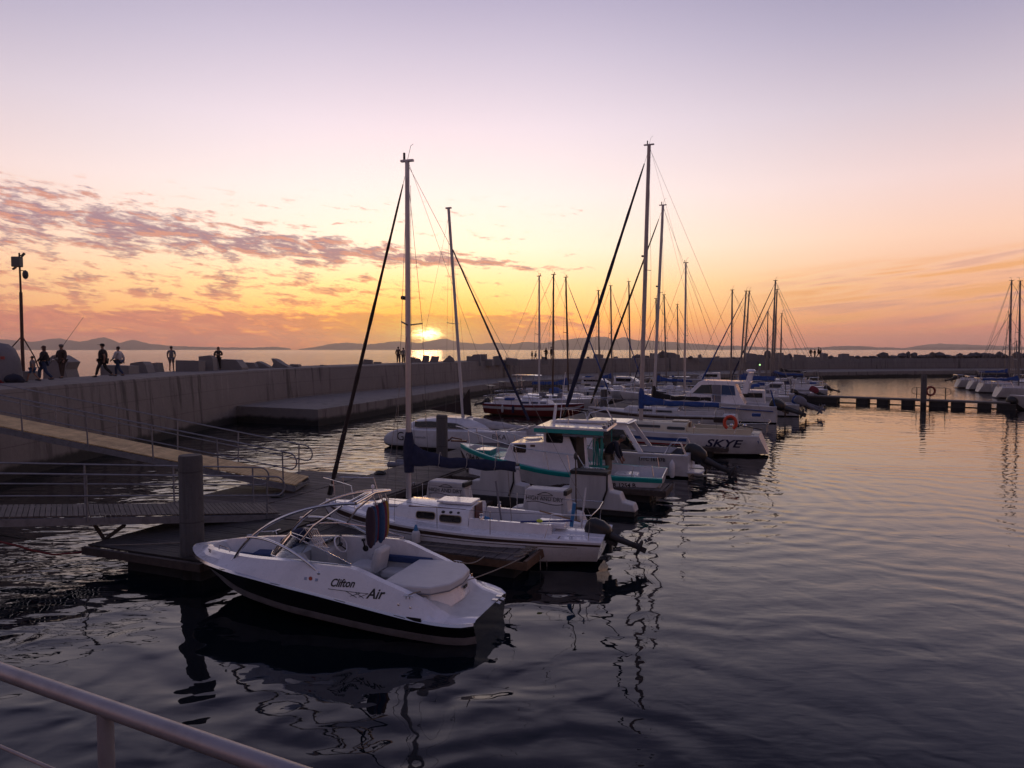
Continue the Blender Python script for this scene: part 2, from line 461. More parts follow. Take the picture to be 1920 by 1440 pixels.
for a, b in zip(A_, B_):
    d = (b-a).normalized(); a2 = a - d*1.2
    rings.append([(a2.x, a2.y, -2.4), (a2.x, a2.y, 1.12), (b.x, b.y, 1.10), (b.x+d.x*.02, b.y+d.y*.02, 1.02), (b.x+d.x*.05, b.y+d.y*.05, -2.4)])
mb = MB(); mb.loft(rings)
tag(mb.build('quay_platform', CONC), 'low flat concrete quay ledge along the foot of the breakwater wall', 'quay')
# ------------------------------------------------------------------ far mountains across the bay
MTN = mat('mountain_rock', (.12, .10, .10), .95, var=.3, vscale=.002)
def ridge(name, pts, D, label):
    # pts: (px, py of crest)
    top = []
    random.seed(len(pts)); fine = []
    for (x0, y0), (x1, y1) in zip(pts[:-1], pts[1:]):
        k = max(2, int((x1-x0)/5))
        for i in range(k):
            u = i/k; y_ = y0 + (y1-y0)*u + random.uniform(-.7, .7)*(1 if 0 < u else 0)
            fine.append((x0 + (x1-x0)*u, y_))
    fine.append(pts[-1])
    rings = []
    for px, py in fine:
        p = PY(px, py, D); h = max(p.z, 2)
        dirv = Vector((p.x, p.y, 0)).normalized(); q = Vector((p.x, p.y, 0))
        ring = []
        for k_, (dd, hz) in enumerate([(-2.6, 0), (-1.7, .30), (-.9, .62), (0, 1.0), (.8, .7), (2.4, 0)]):
            w = q + dirv*dd*h*(1 + .25*math.sin(px*.05 + k_))
            ring.append((w.x, w.y, h*hz*(1 + (.1*math.sin(px*.11 + k_*2) if 0 < hz < 1 else 0)) - (5 if hz == 0 else 0)))
        rings.append(ring)
    mb = MB(); mb.loft(rings, ringclosed=False, cap=False)
    return tag(mb.build(name, MTN, smooth=20), kind='structure')
ridge('mountains', [(-260, 655), (-180, 640), (-60, 632), (0, 636), (60, 641), (110, 634), (150, 641), (195, 632), (225, 643), (248, 637), (285, 645), (330, 649), (400, 651), (470, 652), (520, 650), (545, 653.5)], 7000, '')
ridge('mountains', [(560, 654.5), (590, 651), (620, 645), (650, 642), (690, 646), (740, 640), (790, 643), (810, 638), (835, 635), (860, 641), (900, 645), (925, 642), (960, 645),
    (985, 641), (1020, 643), (1050, 637), (1085, 634), (1110, 632), (1135, 631), (1150, 637), (1170, 632), (1195, 638), (1240, 640), (1300, 644), (1350, 648), (1400, 649), (1440, 652), (1500, 653.5)], 7400, '')
ridge('mountains', [(1460, 654.4), (1520, 651.5), (1570, 649.5), (1610, 648.5), (1650, 651), (1700, 653), (1760, 651), (1830, 651.5), (1900, 651), (2100, 652), (2300, 654)], 6400, '')
ridge('mountains', [(1690, 653.8), (1730, 647), (1765, 644), (1790, 645.5), (1850, 647.5), (1920, 650), (2040, 653)], 8200, '')
# ------------------------------------------------------------------ timber docks
PLANK = planks_mat('weathered_planks', (.060, .048, .046), (.115, .092, .084))
PLANKY = planks_mat('pale_planks', (.50, .345, .155), (.64, .45, .215))
DARKW = mat('dock_beam', (.055, .040, .034), .85, var=.4, vscale=4, bump=.01, bscale=12)
FLOATM = mat('dock_float', (.018, .017, .018), .8, var=.3, vscale=3)
U = Vector((.375, .927, 0)).normalized(); V = Vector((.927, -.375, 0)).normalized(); O0 = Vector((-7.0, 15.6, 0))
def DP(a, p, z=0.0): return O0 + U*a + V*p + Vector((0, 0, z))     # along, perpendicular
def deck(mb, o, ax, L, wd, w, zt, th=.035, bw=.14, gap=.012):
    # boards across axis ax, from origin o; wd is the board direction, boards w long
    k = int(L/bw)
    for i in range(k):
        c = o + ax*(i+.5)*bw + wd*(w/2) + Vector((0, 0, zt - th/2 + random.uniform(-.004, .004)))
        M = Matrix((ax, wd, ax.cross(wd))).transposed()
        e = random.uniform(-.015, .02)
        mb.box(c, (bw-gap, w+e, th), M)
DZ = .52
root = empty('floating_dock', DP(0, 0), 0, 'long timber floating walkway running between the two rows of boats', 'dock')
root_dock = root
def under(o): o.matrix_parent_inverse = Matrix.Translation(-root.location); return o
mb = MB(); deck(mb, DP(3.2, -1.85), U, 63.8, V, 2.5, DZ); under(mb.build('walkway_planks', PLANK, root, smooth=0))
PLANKD = planks_mat('wet_shaded_planks', (.016, .012, .011), (.030, .023, .021))  # wet boards at the near end, with shadow also painted into the dark colour
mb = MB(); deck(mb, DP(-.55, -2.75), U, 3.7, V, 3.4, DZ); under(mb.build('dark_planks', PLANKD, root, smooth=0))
mb = MB(); deck(mb, DP(3.3, -4.6), U, 6.2, V, 2.72, DZ+.01); under(mb.build('landing_planks', PLANK, root, smooth=0))
mb = MB()
mb.beam(DP(-.58, .72, DZ-.12), DP(67, .72, DZ-.12), .10, .17); mb.beam(DP(3.3, -1.93, DZ-.12), DP(67, -1.93, DZ-.12), .10, .17)
mb.beam(DP(-.62, -2.8, DZ-.12), DP(-.62, .75, DZ-.12), .10, .17)
mb.beam(DP(3.2, -4.66, DZ-.12), DP(9.6, -4.66, DZ-.12), .10, .17); mb.beam(DP(3.22, -4.6, DZ-.12), DP(3.22, -2, DZ-.12), .1, .17); mb.beam(DP(9.58, -4.6, DZ-.12), DP(9.58, -2, DZ-.12), .1, .17)
under(mb.build('edge_beam', DARKW, root))
mb = MB()
for a, p, l_, w_ in [(a+.6, -.6, 2.0, 2.2) for a in range(0, 66, 3)] + [(5, -3.4, 2.2, 2.0), (8.2, -3.4, 2.0, 2.0)]:
    mb = MB(); mb.box(DP(a, p, .12), (l_, w_, .62), math.atan2(U.y, U.x)); under(mb.build('float', FLOATM, root, bevel=.04))
def finger(a, L, w, label, p0=.78, z=DZ-.06, dirn=V):
    r = empty('finger_dock', DP(a, p0), 0, label, 'dock', 'finger docks off the walkway')
    inv = Matrix.Translation(-r.location)
    mb = MB(); deck(mb, DP(a - w/2, p0), dirn, L, U, w, z); o = mb.build('planks', PLANK, r, smooth=0); o.matrix_parent_inverse = inv
    mb = MB()
    mb.beam(DP(a - w/2 + .03, p0, z-.12), DP(a - w/2 + .03, p0, z-.12) + dirn*L, .07, .16)
    mb.beam(DP(a + w/2 - .03, p0, z-.12), DP(a + w/2 - .03, p0, z-.12) + dirn*L, .07, .16)
    mb.beam(DP(a - w/2, p0, z-.10) + dirn*(L+.04), DP(a + w/2, p0, z-.10) + dirn*(L+.04), .08, .2)
    o = mb.build('edge_beam', mat('end_timber', (.11, .058, .032), .7, var=.5, vscale=8, bump=.01, bscale=12) if a < 5 else DARKW, r); o.matrix_parent_inverse = inv
    for s_ in (.15, .5, .86):
        mb = MB(); mb.box(DP(a, p0, .05) + dirn*L*s_, (1.2, w*.8, .5), math.atan2(dirn.y, dirn.x)); o = mb.build('float', FLOATM, r, bevel=.03); o.matrix_parent_inverse = inv
    return r
finger(2.9, 6.15, 1.45, 'timber finger dock between the speedboat and the black striped sailing boat')
finger(11.6, 7.6, 1.4, 'timber finger dock between the white boat lift and the teal trimmed boat')
for i, a in enumerate((22.5, 33, 44, 55)):
    finger(a, 8.5, 1.1, ['finger dock behind the sailing boat lettered on its stern', 'finger dock beside the white motor cruiser', 'far finger dock among the small masts', 'farthest finger dock on the right of the walkway'][i])
for i, a in enumerate((40, 52)):
    finger(a, 8.0, 1.1, ['finger dock by the boats under the quay ledge', 'farthest finger dock on the left of the walkway'][i], p0=-1.95, dirn=-V)
# ------------------------------------------------------------------ pilings
def piling(px, pybase, pytop, wpx, zb, label, Y=None):
    p = PZ(px, pybase, zb) if Y is None else PY(px, pybase, Y)
    D = p.y; top = PY(px, pytop, D).z; r_ = wpx/2/F*D
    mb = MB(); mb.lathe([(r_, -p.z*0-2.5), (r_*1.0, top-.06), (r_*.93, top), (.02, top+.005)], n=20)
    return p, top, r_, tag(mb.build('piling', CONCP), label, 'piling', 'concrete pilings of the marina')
for a in [(361, 1040, 853, 43, .5, 'thick round concrete piling at the near end of the walkway by the speedboat bow'),
          (829, 872, 778, 21.5, .5, 'round concrete piling in front of the white catamaran'),
          (1132, 780, 730, 12.5, .5, 'concrete piling rising from the walkway left of the tallest mast'),
          (1264.5, 738, 709, 10, .5, 'small distant concrete piling beyond the black sail cover'),
          (1234, 726, 700, 8, .5, 'thin far piling at the end of the walkway'),
          (1731, 764, 703, 10, 0, 'concrete piling standing in the far right pontoon beside the lifebuoy')]:
    p, top, r_, o = piling(*a); o.location = (p.x, p.y, 0)
    p0 = p
    if a[0] == 1731: PILR = Vector((p.x, p.y, 0))
# ------------------------------------------------------------------ gangways with railings
def gangway(p0, d, L, w, slope, zt, matp, label, wside, zrail=1.0, step=2.05, cut=0):
    # p0: near corner at the dock end; d: horizontal direction uphill; wside: horizontal direction across
    r = empty('gangway', p0, 0, label, 'gangway', 'gangways down to the floating dock')
    inv = Matrix.Translation(-r.location)
    ax = Vector((d.x, d.y, slope)).normalized()
    mb = MB(); k = int(L/.11)
    for i in range(k):
        c = p0 + ax*((i+.5)*.11) + wside*(w/2) + Vector((0, 0, zt)) + d*(cut*0)
        M = Matrix((ax, wside, ax.cross(wside))).transposed()
        mb.box(c, (.096, w-.02, .03), M)
    o = mb.build('planks', matp, r, smooth=0); o.matrix_parent_inverse = inv
    mb = MB()
    for s_ in (0, 1):
        a = p0 + wside*(w*s_) + Vector((0, 0, zt-.12)) ; mb.beam(a, a + ax*L, .07, .17)
    for i in range(0, int(L), 2):
        a = p0 + ax*i + Vector((0, 0, zt-.14)); mb.beam(a, a + wside*w, .05, .08)
    o = mb.build('side_beam', GALV, r); o.matrix_parent_inverse = inv
    for s_ in (0, 1):
        base = p0 + wside*(w*s_ + (.05 if s_ else -.05))
        i = 0; s0 = .35
        tops = []
        while s0 + i*step < L - .1:
            q = base + ax*(s0 + i*step)
            mb = MB(); lean = (wside*(.06 if s_ else -.06))
            tp = q + Vector((0, 0, zt + zrail)) + lean
            mb.tube([q + Vector((0, 0, zt-.12)), tp], .024, 8)
            o = mb.build('post', GALV, r); o.matrix_parent_inverse = inv; tops.append(tp); i += 1
        for hh, nm in ((0, 'handrail'), (-.5, 'midrail')):
            mb = MB(); a = tops[0] + Vector((0, 0, hh)) - ax*.0
            pts = [a + ax*(L - s0)] + [a]
            if hh == 0:   # rounded end loop
                e = -ax*.45
                pts = [a + ax*(L-s0), a + e*.5] + [a + e*.5 + e*.5*math.sin(t_) + Vector((0, 0, -.25 + .25*math.cos(t_))) for t_ in [k_*math.pi/8 for k_ in range(1, 8)]] + [a + e*.5 + Vector((0, 0, -.5)), a + Vector((0, 0, -.5))]
            mb.tube(pts, .023 if hh == 0 else .018, 8)
            o = mb.build(nm, GALV, r); o.matrix_parent_inverse = inv
    return r
gangway(Vector((-6.75, 21.9, 0)), Vector((-1, 0, 0)), 13.2, 1.5, .2016, .78, PLANKY, 'long pale planked gangway sloping from the breakwater down to the floating dock', Vector((0, 1, 0)))
gd = Vector((-.846, -.533, 0)); gw = Vector((-.533, .846, 0))
gangway(Vector((-6.2, 18.8, 0)), gd, 14.0, 1.5, .108, .62, PLANK, 'nearer grey planked gangway with steel railings left of the thick piling', gw)
g2_ = [o for o in sc.collection.objects if o.name.startswith('gangway')][-1]
for p_ in ((178, 985), (234, 984)):
    mb = MB(); mb.tube([PY(p_[0], p_[1], 16.9), PY(196, 1012, 16.9)], .045, 8); o = mb.build('bracket_strut', DARKW, g2_); o.matrix_parent_inverse = Matrix.Translation(-g2_.location)
# ------------------------------------------------------------------ quay railing in the foreground
r = empty('quay_railing', (-1.2, 2.0, 2.9), 0, 'blurred round steel handrail crossing the bottom left corner in front of the water', 'railing')
inv = Matrix.Translation(-r.location)
a = Vector((-2.6, 2.72, 4.0)); b = Vector((.55, 1.13, 4.0)); a = PZ(0, 1258, 4.02); b = PZ(522, 1441, 4.02); d_ = (b-a)
mb = MB(); mb.tube([a - d_*2.0, b + d_*1.0], .0235, 16); o = mb.build('top_rail', mat('worn_rail', (.26, .25, .27), .42, metal=.4, var=.25, vscale=9, bump=.0006, bscale=140), r); o.matrix_parent_inverse = inv
for k_, u in enumerate((-1.15, (PZ(205, 1320, 4.02).x-a.x)/d_.x)):
    q = a + d_*u; mb = MB(); mb.tube([q, q - Vector((0, 0, 1.1))], .021, 14); o = mb.build('post', MATS['worn_rail'], r); o.matrix_parent_inverse = inv
mb = MB(); q = a - d_*.9 + Vector((0, 0, -.24)); q2 = a + d_*((PZ(205, 1320, 4.02).x-a.x)/d_.x) + Vector((0, 0, -.24)); mb.tube(sagrope(q, q2, .0), .005, 8); mb.tube([q2, q2 + d_*1.6 - Vector((0, 0, 0.0))], .005, 8)
o = mb.build('cable', MATS['worn_rail'], r); o.matrix_parent_inverse = inv
# ------------------------------------------------------------------ hull tools
def tab(x, pts, smooth=True):
    pts = sorted(pts)
    if x <= pts[0][0]: return pts[0][1]
    if x >= pts[-1][0]: return pts[-1][1]
    n = len(pts)
    for i in range(n-1):
        if pts[i][0] <= x <= pts[i+1][0]: break
    x0, y0 = pts[i]; x1, y1 = pts[i+1]; h = x1-x0; u = (x-x0)/h
    if not smooth: return y0 + (y1-y0)*u
    d = [(pts[k+1][1]-pts[k][1])/(pts[k+1][0]-pts[k][0]) for k in range(n-1)]
    def sl_(k):
        if k == 0: return d[0]
        if k == n-1: return d[-1]
        if d[k-1]*d[k] <= 0: return 0
        return 2*d[k-1]*d[k]/(d[k-1]+d[k])
    m0, m1 = sl_(i)*h, sl_(i+1)*h
    return (2*u**3-3*u*u+1)*y0 + (u**3-2*u*u+u)*m0 + (-2*u**3+3*u*u)*y1 + (u**3-u*u)*m1
def hull_loft(xs, fn, seg_m):
    mb = MB(); rings = []
    for x_ in xs:
        p = fn(x_); ring = [(x_ + (q[2] if len(q) > 2 else 0), q[0], q[1]) for q in p]
        ring += [(x_ + (q[2] if len(q) > 2 else 0), -q[0], q[1]) for q in p[-2:0:-1]]
        rings.append(ring)
    n = len(rings[0]); k = len(fn(xs[0]))-1
    mb.loft(rings)
    nf = len(mb.f)-2; seg = list(seg_m) + list(seg_m)[::-1]
    for i in range(nf): mb.mi[i] = seg[i % n]
    return mb
def prof_y(fn, x_, z_, k0=0, k1=None):
    p = fn(x_)[k0:k1]
    for a, b in zip(p[:-1], p[1:]):
        if min(a[1], b[1]) <= z_ <= max(a[1], b[1]) and abs(a[1]-b[1]) > 1e-6:
            return a[0] + (b[0]-a[0])*(z_-a[1])/(b[1]-a[1])
    return p[-1][0]
def hull_text(txt, fn, xc, zc, size, m_, parent, side=1, shear=0, k0=0, k1=None, slope=0, sx=1.0, name='lettering', off=.006, curves=None):
    vs, fs = text_mesh(txt, size, shear, sx=sx, bold=size*.022)
    bm = bmesh.new(); bvs = [bm.verts.new((u, w, 0)) for u, w in vs]
    for f in fs:
        try: bm.faces.new([bvs[i] for i in f])
        except ValueError: pass
    us = [u for u, w in vs]; ws = [w for u, w in vs]
    for ax_, lo, hi in ((0, min(us), max(us)), (1, min(ws), max(ws))):
        k_ = int((hi-lo)/.06)
        for i in range(1, k_+1):
            co = [0, 0, 0]; co[ax_] = lo + (hi-lo)*i/(k_+1); no = [0, 0, 0]; no[ax_] = 1
            bmesh.ops.bisect_plane(bm, geom=bm.verts[:]+bm.edges[:]+bm.faces[:], plane_co=co, plane_no=no)
    bm.verts.index_update(); vs = [(v.co.x, v.co.y) for v in bm.verts]; fs = [tuple(v.index for v in f.verts) for f in bm.faces]; bm.free()
    mb = MB(); out_ = []
    for u, w in vs:
        x_ = xc - u*side; z_ = zc + w + slope*u
        y_ = prof_y(fn, x_, z_, k0, k1) + off
        out_.append((x_, y_*side, z_))
    mb.add(out_, fs)
    return mb.build(name, m_, parent, smooth=0)
def frange(a, b, n): return [a + (b-a)*i/(n-1) for i in range(n)]
def local(root, p):
    return Matrix.Rotation(-root.rotation_euler.z, 3, 'Z') @ (Vector(p) - root.location)
def tubeobj(name, pts, r_, m_, parent, n=8):
    mb = MB(); mb.tube(pts, r_, n); return mb.build(name, m_, parent)
def cleat(parent, p, rz=0, s=1.0):
    mb = MB(); M = Matrix.Rotation(rz, 3, 'Z')
    a = M @ Vector((-.09*s, 0, .05*s)); b = M @ Vector((.09*s, 0, .05*s)); P_ = Vector(p)
    mb.tube([P_+a, P_ + M @ Vector((-.04*s, 0, .055*s)), P_ + M @ Vector((.04*s, 0, .055*s)), P_+b], [.006*s, .011*s, .011*s, .006*s], 8)
    for q in (-.03, .03): mb.tube([P_ + M @ Vector((q*s, 0, 0)), P_ + M @ Vector((q*s, 0, .05*s))], .009*s, 8)
    return mb.build('cleat', STEEL, parent)
def outboard(parent, x_, y_, z_, s=1.0, cover=None, tilt=55, leg=DARKG, steer=0):
    if tilt > 45: x_ -= .30*s; z_ -= .22*s; tilt += 12
    M = Matrix.Rotation(R(steer), 3, 'Z') @ Matrix.Rotation(R(tilt), 3, 'Y')
    P_ = Vector((x_, y_, z_))
    def T(p): return P_ + M @ (Vector(p)*s)
    cov = cover or BLACKP
    mb = MB(); rings = []
    for zz, lx, ly, ox in [(.12, .13, .11, -.20), (.20, .20, .15, -.22), (.40, .24, .17, -.24), (.62, .23, .165, -.24), (.74, .19, .14, -.22), (.79, .10, .07, -.20)]:
        rings.append([T((ox + lx*math.copysign(abs(math.cos(a))**.7, math.cos(a)), ly*math.copysign(abs(math.sin(a))**.7, math.sin(a)), zz)) for a in frange(0, 2*math.pi*15/16, 16)])
    mb.loft(rings); m_o = mb.build('outboard_motor', cov, parent, smooth=50)
    mb = MB(); rings = []
    for zz, lx, ly, ox in [(.13, .10, .07, -.20), (-.10, .09, .045, -.20), (-.42, .075, .03, -.21), (-.62, .075, .022, -.22)]:
        rings.append([T((ox + lx*math.cos(a), ly*math.sin(a), zz)) for a in frange(0, 2*math.pi*11/12, 12)])
    mb.loft(rings); mb.build('leg', leg, m_o)
    mb = MB(); rings = []
    for xx, r0 in [(-.42, .02), (-.36, .05), (-.20, .055), (-.05, .04), (0, .01)]:
        rings.append([T((xx, r0*math.cos(a), -.66 + r0*math.sin(a))) for a in frange(0, 2*math.pi*9/10, 10)])
    mb.loft(rings); mb.box(T((-.24, 0, -.50)), (.34*s, .14*s, .012*s), M); mb.box(T((-.20, 0, -.76)), (.14*s, .012*s, .16*s), M)
    mb.build('gearcase', leg, m_o)
    mb = MB()
    for k_ in range(3):
        a = 2*math.pi*k_/3; c_, s_ = math.cos(a), math.sin(a)
        mb.add([T((-.43, .02*c_, -.66+.02*s_)), T((-.40, .10*c_-.04*s_, -.66+.10*s_+.04*c_)), T((-.45, .12*c_, -.66+.12*s_)), T((-.46, .09*c_+.05*s_, -.66+.09*s_-.05*c_))], [(0, 1, 2, 3)])
    mb.build('propeller', leg, m_o)
    mb = MB(); mb.box(T((-.06, 0, .02)), (.10*s, .22*s, .30*s), M); mb.box(P_ + Vector((.02, 0, -.06*s)), (.07*s, .20*s, .22*s)); mb.build('bracket', BLACKP, m_o)
    return m_o
def rope(name, pts, label, m_=None, r_=.012, group='mooring ropes'):
    mb = MB(); mb.tube(pts, r_, 6)
    return tag(mb.build(name, m_ or ROPE), label, 'rope', group)
# ------------------------------------------------------------------ 1. speedboat
hd = Vector((-.943, .332, 0)).normalized()
SB = empty('speedboat', (-3.47, 13.52, 0), math.atan2(hd.y, hd.x), 'open white and black speedboat with a steel tower moored nearest the camera', 'speedboat')
YR = [(-3.15, .80), (-2.95, 1.0), (-2.5, 1.12), (-1.5, 1.18), (0, 1.19), (1.2, 1.12), (2.0, .93), (2.5, .70), (2.85, .44), (3.1, .17), (3.17, .02)]
ZR = [(-3.15, .38), (-2.3, .46), (-1.7, .54), (0, .75), (1.5, .88), (3.17, .93)]
YO = [(-3.15, .70), (-2.8, .86), (-2.55, .90), (-2.3, .93), (-1.8, .99), (-1, 1.01), (0, .98), (1, .88), (1.7, .74), (2.3, .52), (2.7, .28), (3.0, .12), (3.17, .01)]
ZO = [(-3.15, .44), (-2.72, .47), (-2.55, .56), (-2.2, .79), (-1.6, 1.01), (-.9, 1.21), (0, 1.20), (1.0, 1.14), (2.2, 1.08), (2.8, 1.03), (3.17, .97)]
ZF = [(-3.15, .44), (-2.72, .47), (-2.6, .50), (-2.5, .70), (-1.72, .74), (-1.65, .42), (.62, .42), (.66, 1.02), (.98, 1.06), (1.02, .74), (2.45, .74), (2.62, 1.06), (2.8, 1.03), (3.17, .97)]
def sb(x_):
    yr, zr, yo, zo, zf = tab(x_, YR), tab(x_, ZR), tab(x_, YO), tab(x_, ZO), tab(x_, ZF, False)
    zc = tab(x_, [(-3.15, .16), (-1.5, .24), (0, .36), (1.5, .48), (2.4, .62), (3.17, .90)]); yc = yr*tab(x_, [(-3.15, .86), (0, .85), (1.5, .70), (2.4, .5), (3.17, .5)])
    zk = tab(x_, [(-3.15, -.22), (0, -.25), (1.5, -.15), (2.3, .12), (2.8, .5), (3.17, .86)])
    ff = max(0, min(1, (2.62-x_)/.1)) if x_ > 2 else 1
    yi = yo - .13 if yo > .2 else yo*.6
    zf_ = min(zf, zo)
    zw = max(zk+.02, zc-.17*min(1, max(.1, (2.9-x_)*1.2)))
    return [(0, zk), (yc*.55, zk+(zw-zk)*.7), (yc*.93, zw), (yc*.99, (zc+zw)/2), (yc+.02, zc), (yr-.012, zr-.03), (yr+.015, zr), (yr-.01, zr+.045), (yo+(yr-yo)*.35, zo-.10 if zo-.1 > zr+.05 else zr+(zo-zr)*.6), (yo, zo), (yi, zo+.004), (max(yi-.05, 0), zf_+ (0.0 if zf_ >= zo-.02 else .04)), (max(yi-.1, 0)*.97, zf_), (0, zf_)]
xs = sorted(set(frange(-3.15, 3.17, 44) + [-2.72, -2.6, -2.5, -1.72, -1.65, .62, .66, .98, 1.02, 2.45, 2.62, 3.05, 3.12]))
mb = hull_loft(xs, sb, [2, 2, 1, 1, 2, 3, 3, 0, 0, 0, 0, 4, 4]); mb.mi[-2] = 2
sbh = mb.build('hull', [WHITE, mat('grey_bottom', (.16, .15, .16), .5, var=.4, vscale=3), BLACKG, STEEL, NONSKID], SB, smooth=28)
INKB = mat('black_lettering', (.006, .006, .007), .4)
hull_text('Clifton', sb, -.90, .955, .185, INKB, SB, shear=.35, k0=6, k1=11, slope=.06, sx=.9)
hull_text('Air', sb, -1.52, .83, .225, INKB, SB, shear=.3, k0=6, k1=11, slope=.05)
mb = MB()
for (xa, za, xb, zb_) in [(-.65, .84, -1.40, .83), (-1.0, .83, -1.2, .75), (-1.08, .76, -1.26, .83), (-1.17, .83, -1.33, .75), (-1.24, .76, -1.40, .83)]:
    pts = []
    for u in frange(0, 1, 6):
        xx = xa+(xb-xa)*u; zz = za+(zb_-za)*u; pts.append((xx, prof_y(sb, xx, zz, 6, 11)+.004, zz))
    mb.tube(pts, .005, 5)
mb.build('lettering', INKB, SB)
mb = MB(); xx, zz = -.28, .97; mb.lathe([(.001, 0), (.036, 0), (.036, .006), (.001, .008)], (xx, prof_y(sb, xx, zz, 6, 11)+.0, zz), 14, Matrix.Rotation(R(-80), 3, 'X')); mb.build('round_badge', mat('badge_red', (.40, .08, .05), .5), SB)
for xx in (-.18, -.40):
    mb = MB(); zz = .96; mb.box((xx, prof_y(sb, xx, zz, 6, 11)+.002, zz), (.05, .006, .05), Matrix.Rotation(R(20), 3, 'X')); mb.build('sticker', mat('pale_blue_sticker', (.25, .30, .42), .5), SB)
SB.scale = (1.04, 1.0, .98)
# windscreen
def wpan(base, top, nm='windscreen'):
    mb = MB(); n = len(base)
    ins = [(Vector(b)+Vector((0, 0, -.01))) for b in base]
    mb.add([*base, *top, *[Vector(p)+Vector((.006, 0, .004)) for p in base], *[Vector(p)+Vector((.006, 0, .004)) for p in top]],
        [(i, i+1, n+i+1, n+i) for i in range(n-1)] + [(2*n+i, 3*n+i, 3*n+i+1, 2*n+i+1) for i in range(n-1)])
    w = mb.build(nm, GLASS, SB, smooth=60)
    mb = MB(); mb.tube(list(base)+list(top)[::-1], .012, 6, closed=True); mb.build('frame', STEEL, w)
    return w
for s_ in (1, -1):
    base = [(1.08, .30*s_, 1.13), (.92, .58*s_, 1.13), (.55, .80*s_, 1.16), (-.05, .95*s_, 1.21), (-.55, .99*s_, 1.235), (-1.0, .98*s_, 1.24)]
    top = [(.72, .26*s_, 1.52), (.55, .50*s_, 1.53), (.22, .68*s_, 1.52), (-.25, .82*s_, 1.45), (-.65, .92*s_, 1.36), (-1.0, .965*s_, 1.26)]
    wpan(base, top)
# centre pane swung open
wpan([(1.02, .28, 1.14), (.50, .34, 1.06)], [(.70, .26, 1.50), (.22, .34, 1.44)], 'open_centre_pane')
# tower
def bez(p0, p1, p2, p3, n=14):
    p0, p1, p2, p3 = map(Vector, (p0, p1, p2, p3))
    return [p0*(1-u)**3 + p1*3*u*(1-u)**2 + p2*3*u*u*(1-u) + p3*u**3 for u in frange(0, 1, n)]
mb = MB()
tw = MB(); tw.tube([(-.88, .62, 2.28), (-.90, 0, 2.36), (-.88, -.62, 2.28)], .034, 10); tw.tube([(-.70, .60, 2.26), (-.72, 0, 2.33), (-.70, -.60, 2.26)], .026, 10)
tower = tw.build('tower', STEEL, SB)
for s_ in (1, -1):
    tubeobj('front_leg', bez((1.58, .80*s_, 1.02), (1.15, .84*s_, 1.75), (.2, .72*s_, 2.22), (-.88, .62*s_, 2.28), 18), .030, STEEL, tower, 10)
    tubeobj('rear_leg', bez((-.42, 1.04*s_, 1.06), (.0, 1.04*s_, 1.40), (.75, .92*s_, 1.62), (1.26, .81*s_, 1.50), 14), .026, STEEL, tower, 10)
    tubeobj('strut', [(-.62, .62*s_, 2.22), (-.1, .74*s_, 1.82), (.15, .78*s_, 1.50)], .020, STEEL, tower, 8)
    for q in ((1.58, .80, 1.01), (-.42, 1.04, 1.05)):
        mb = MB(); mb.lathe([(.05, 0), (.05, .025), (.03, .05), (.001, .055)], (q[0], q[1]*s_, q[2]), 12); mb.build('foot', STEEL, tower)
mb = MB(); mb.lathe([(.012, 0), (.012, .07), (.032, .08), (.032, .12), (.02, .14), (.001, .145)], (-.90, .05, 2.38), 12); mb.build('masthead_light', WHITE, tower)
for q in (-.10, -.36, -.52):
    mb = MB(); mb.tube([(-.80, q, 2.30), (-.86, q-.03, 2.12), (-.80, q-.06, 2.0), (-.80, q-.16, 1.98), (-.80, q-.2, 2.1)], .014, 8); mb.build('board_rack', ALU, tower)
# folding rack seen in front of the helm
mb = MB()
for k_ in range(6): mb.tube([(.30-.05*k_, .42, 1.66), (.16-.05*k_, .30, 1.30)], .007, 6)
mb.tube([(.32, .43, 1.67), (.02, .43, 1.67)], .009, 6); mb.tube([(.18, .29, 1.29), (-.12, .29, 1.29)], .009, 6); mb.build('grab_basket', STEEL, tower)
# helm console, wheel, seats
mb = MB(); mb.prism([(.62, .45), (.62, 1.12), (.42, 1.20), (.22, 1.05), (.15, .45)], lambda p: (p[0], -.22, p[1]), lambda p: (p[0], -.86, p[1])); mb.prism([(.62, .45), (.62, 1.12), (.42, 1.16), (.26, 1.0), (.2, .45)], lambda p: (p[0], .30, p[1]), lambda p: (p[0], .86, p[1]))
con = mb.build('dashboard', WVINYL, SB, bevel=.03)
mb = MB(); mb.box((.38, -.52, 1.16), (.26, .50, .04), Matrix.Rotation(R(32), 3, 'Y')); mb.build('instrument_panel', BLACKP, con)
for k_, (a, b) in enumerate([(-.38, .0), (-.52, .0), (-.66, .0)]):
    mb = MB(); mb.lathe([(.001, 0), (.05, 0), (.05, .012), (.043, .012), (.001, .010)], (.37, a, 1.185), 14, Matrix.Rotation(R(-30), 3, 'Y')); mb.build('gauge', mat('gauge_face', (.30, .30, .32), .3), con)
M = Matrix.Rotation(R(-60), 3, 'Y'); c = Vector((.14, -.52, 1.12))
mb = MB(); mb.tube([c + M @ Vector((.17*math.cos(a), .17*math.sin(a), 0)) for a in frange(0, 2*math.pi*19/20, 20)], .016, 8, closed=True)
wh = mb.build('steering_wheel', WHITE, con)
mb = MB()
for a in (90, 210, 330): mb.tube([c - M @ Vector((0, 0, .02)), c + M @ Vector((.165*math.cos(R(a)), .165*math.sin(R(a)), 0))], .013, 6)
mb.ball(c, .045, 8); mb.build('hub', BLACKP, wh)
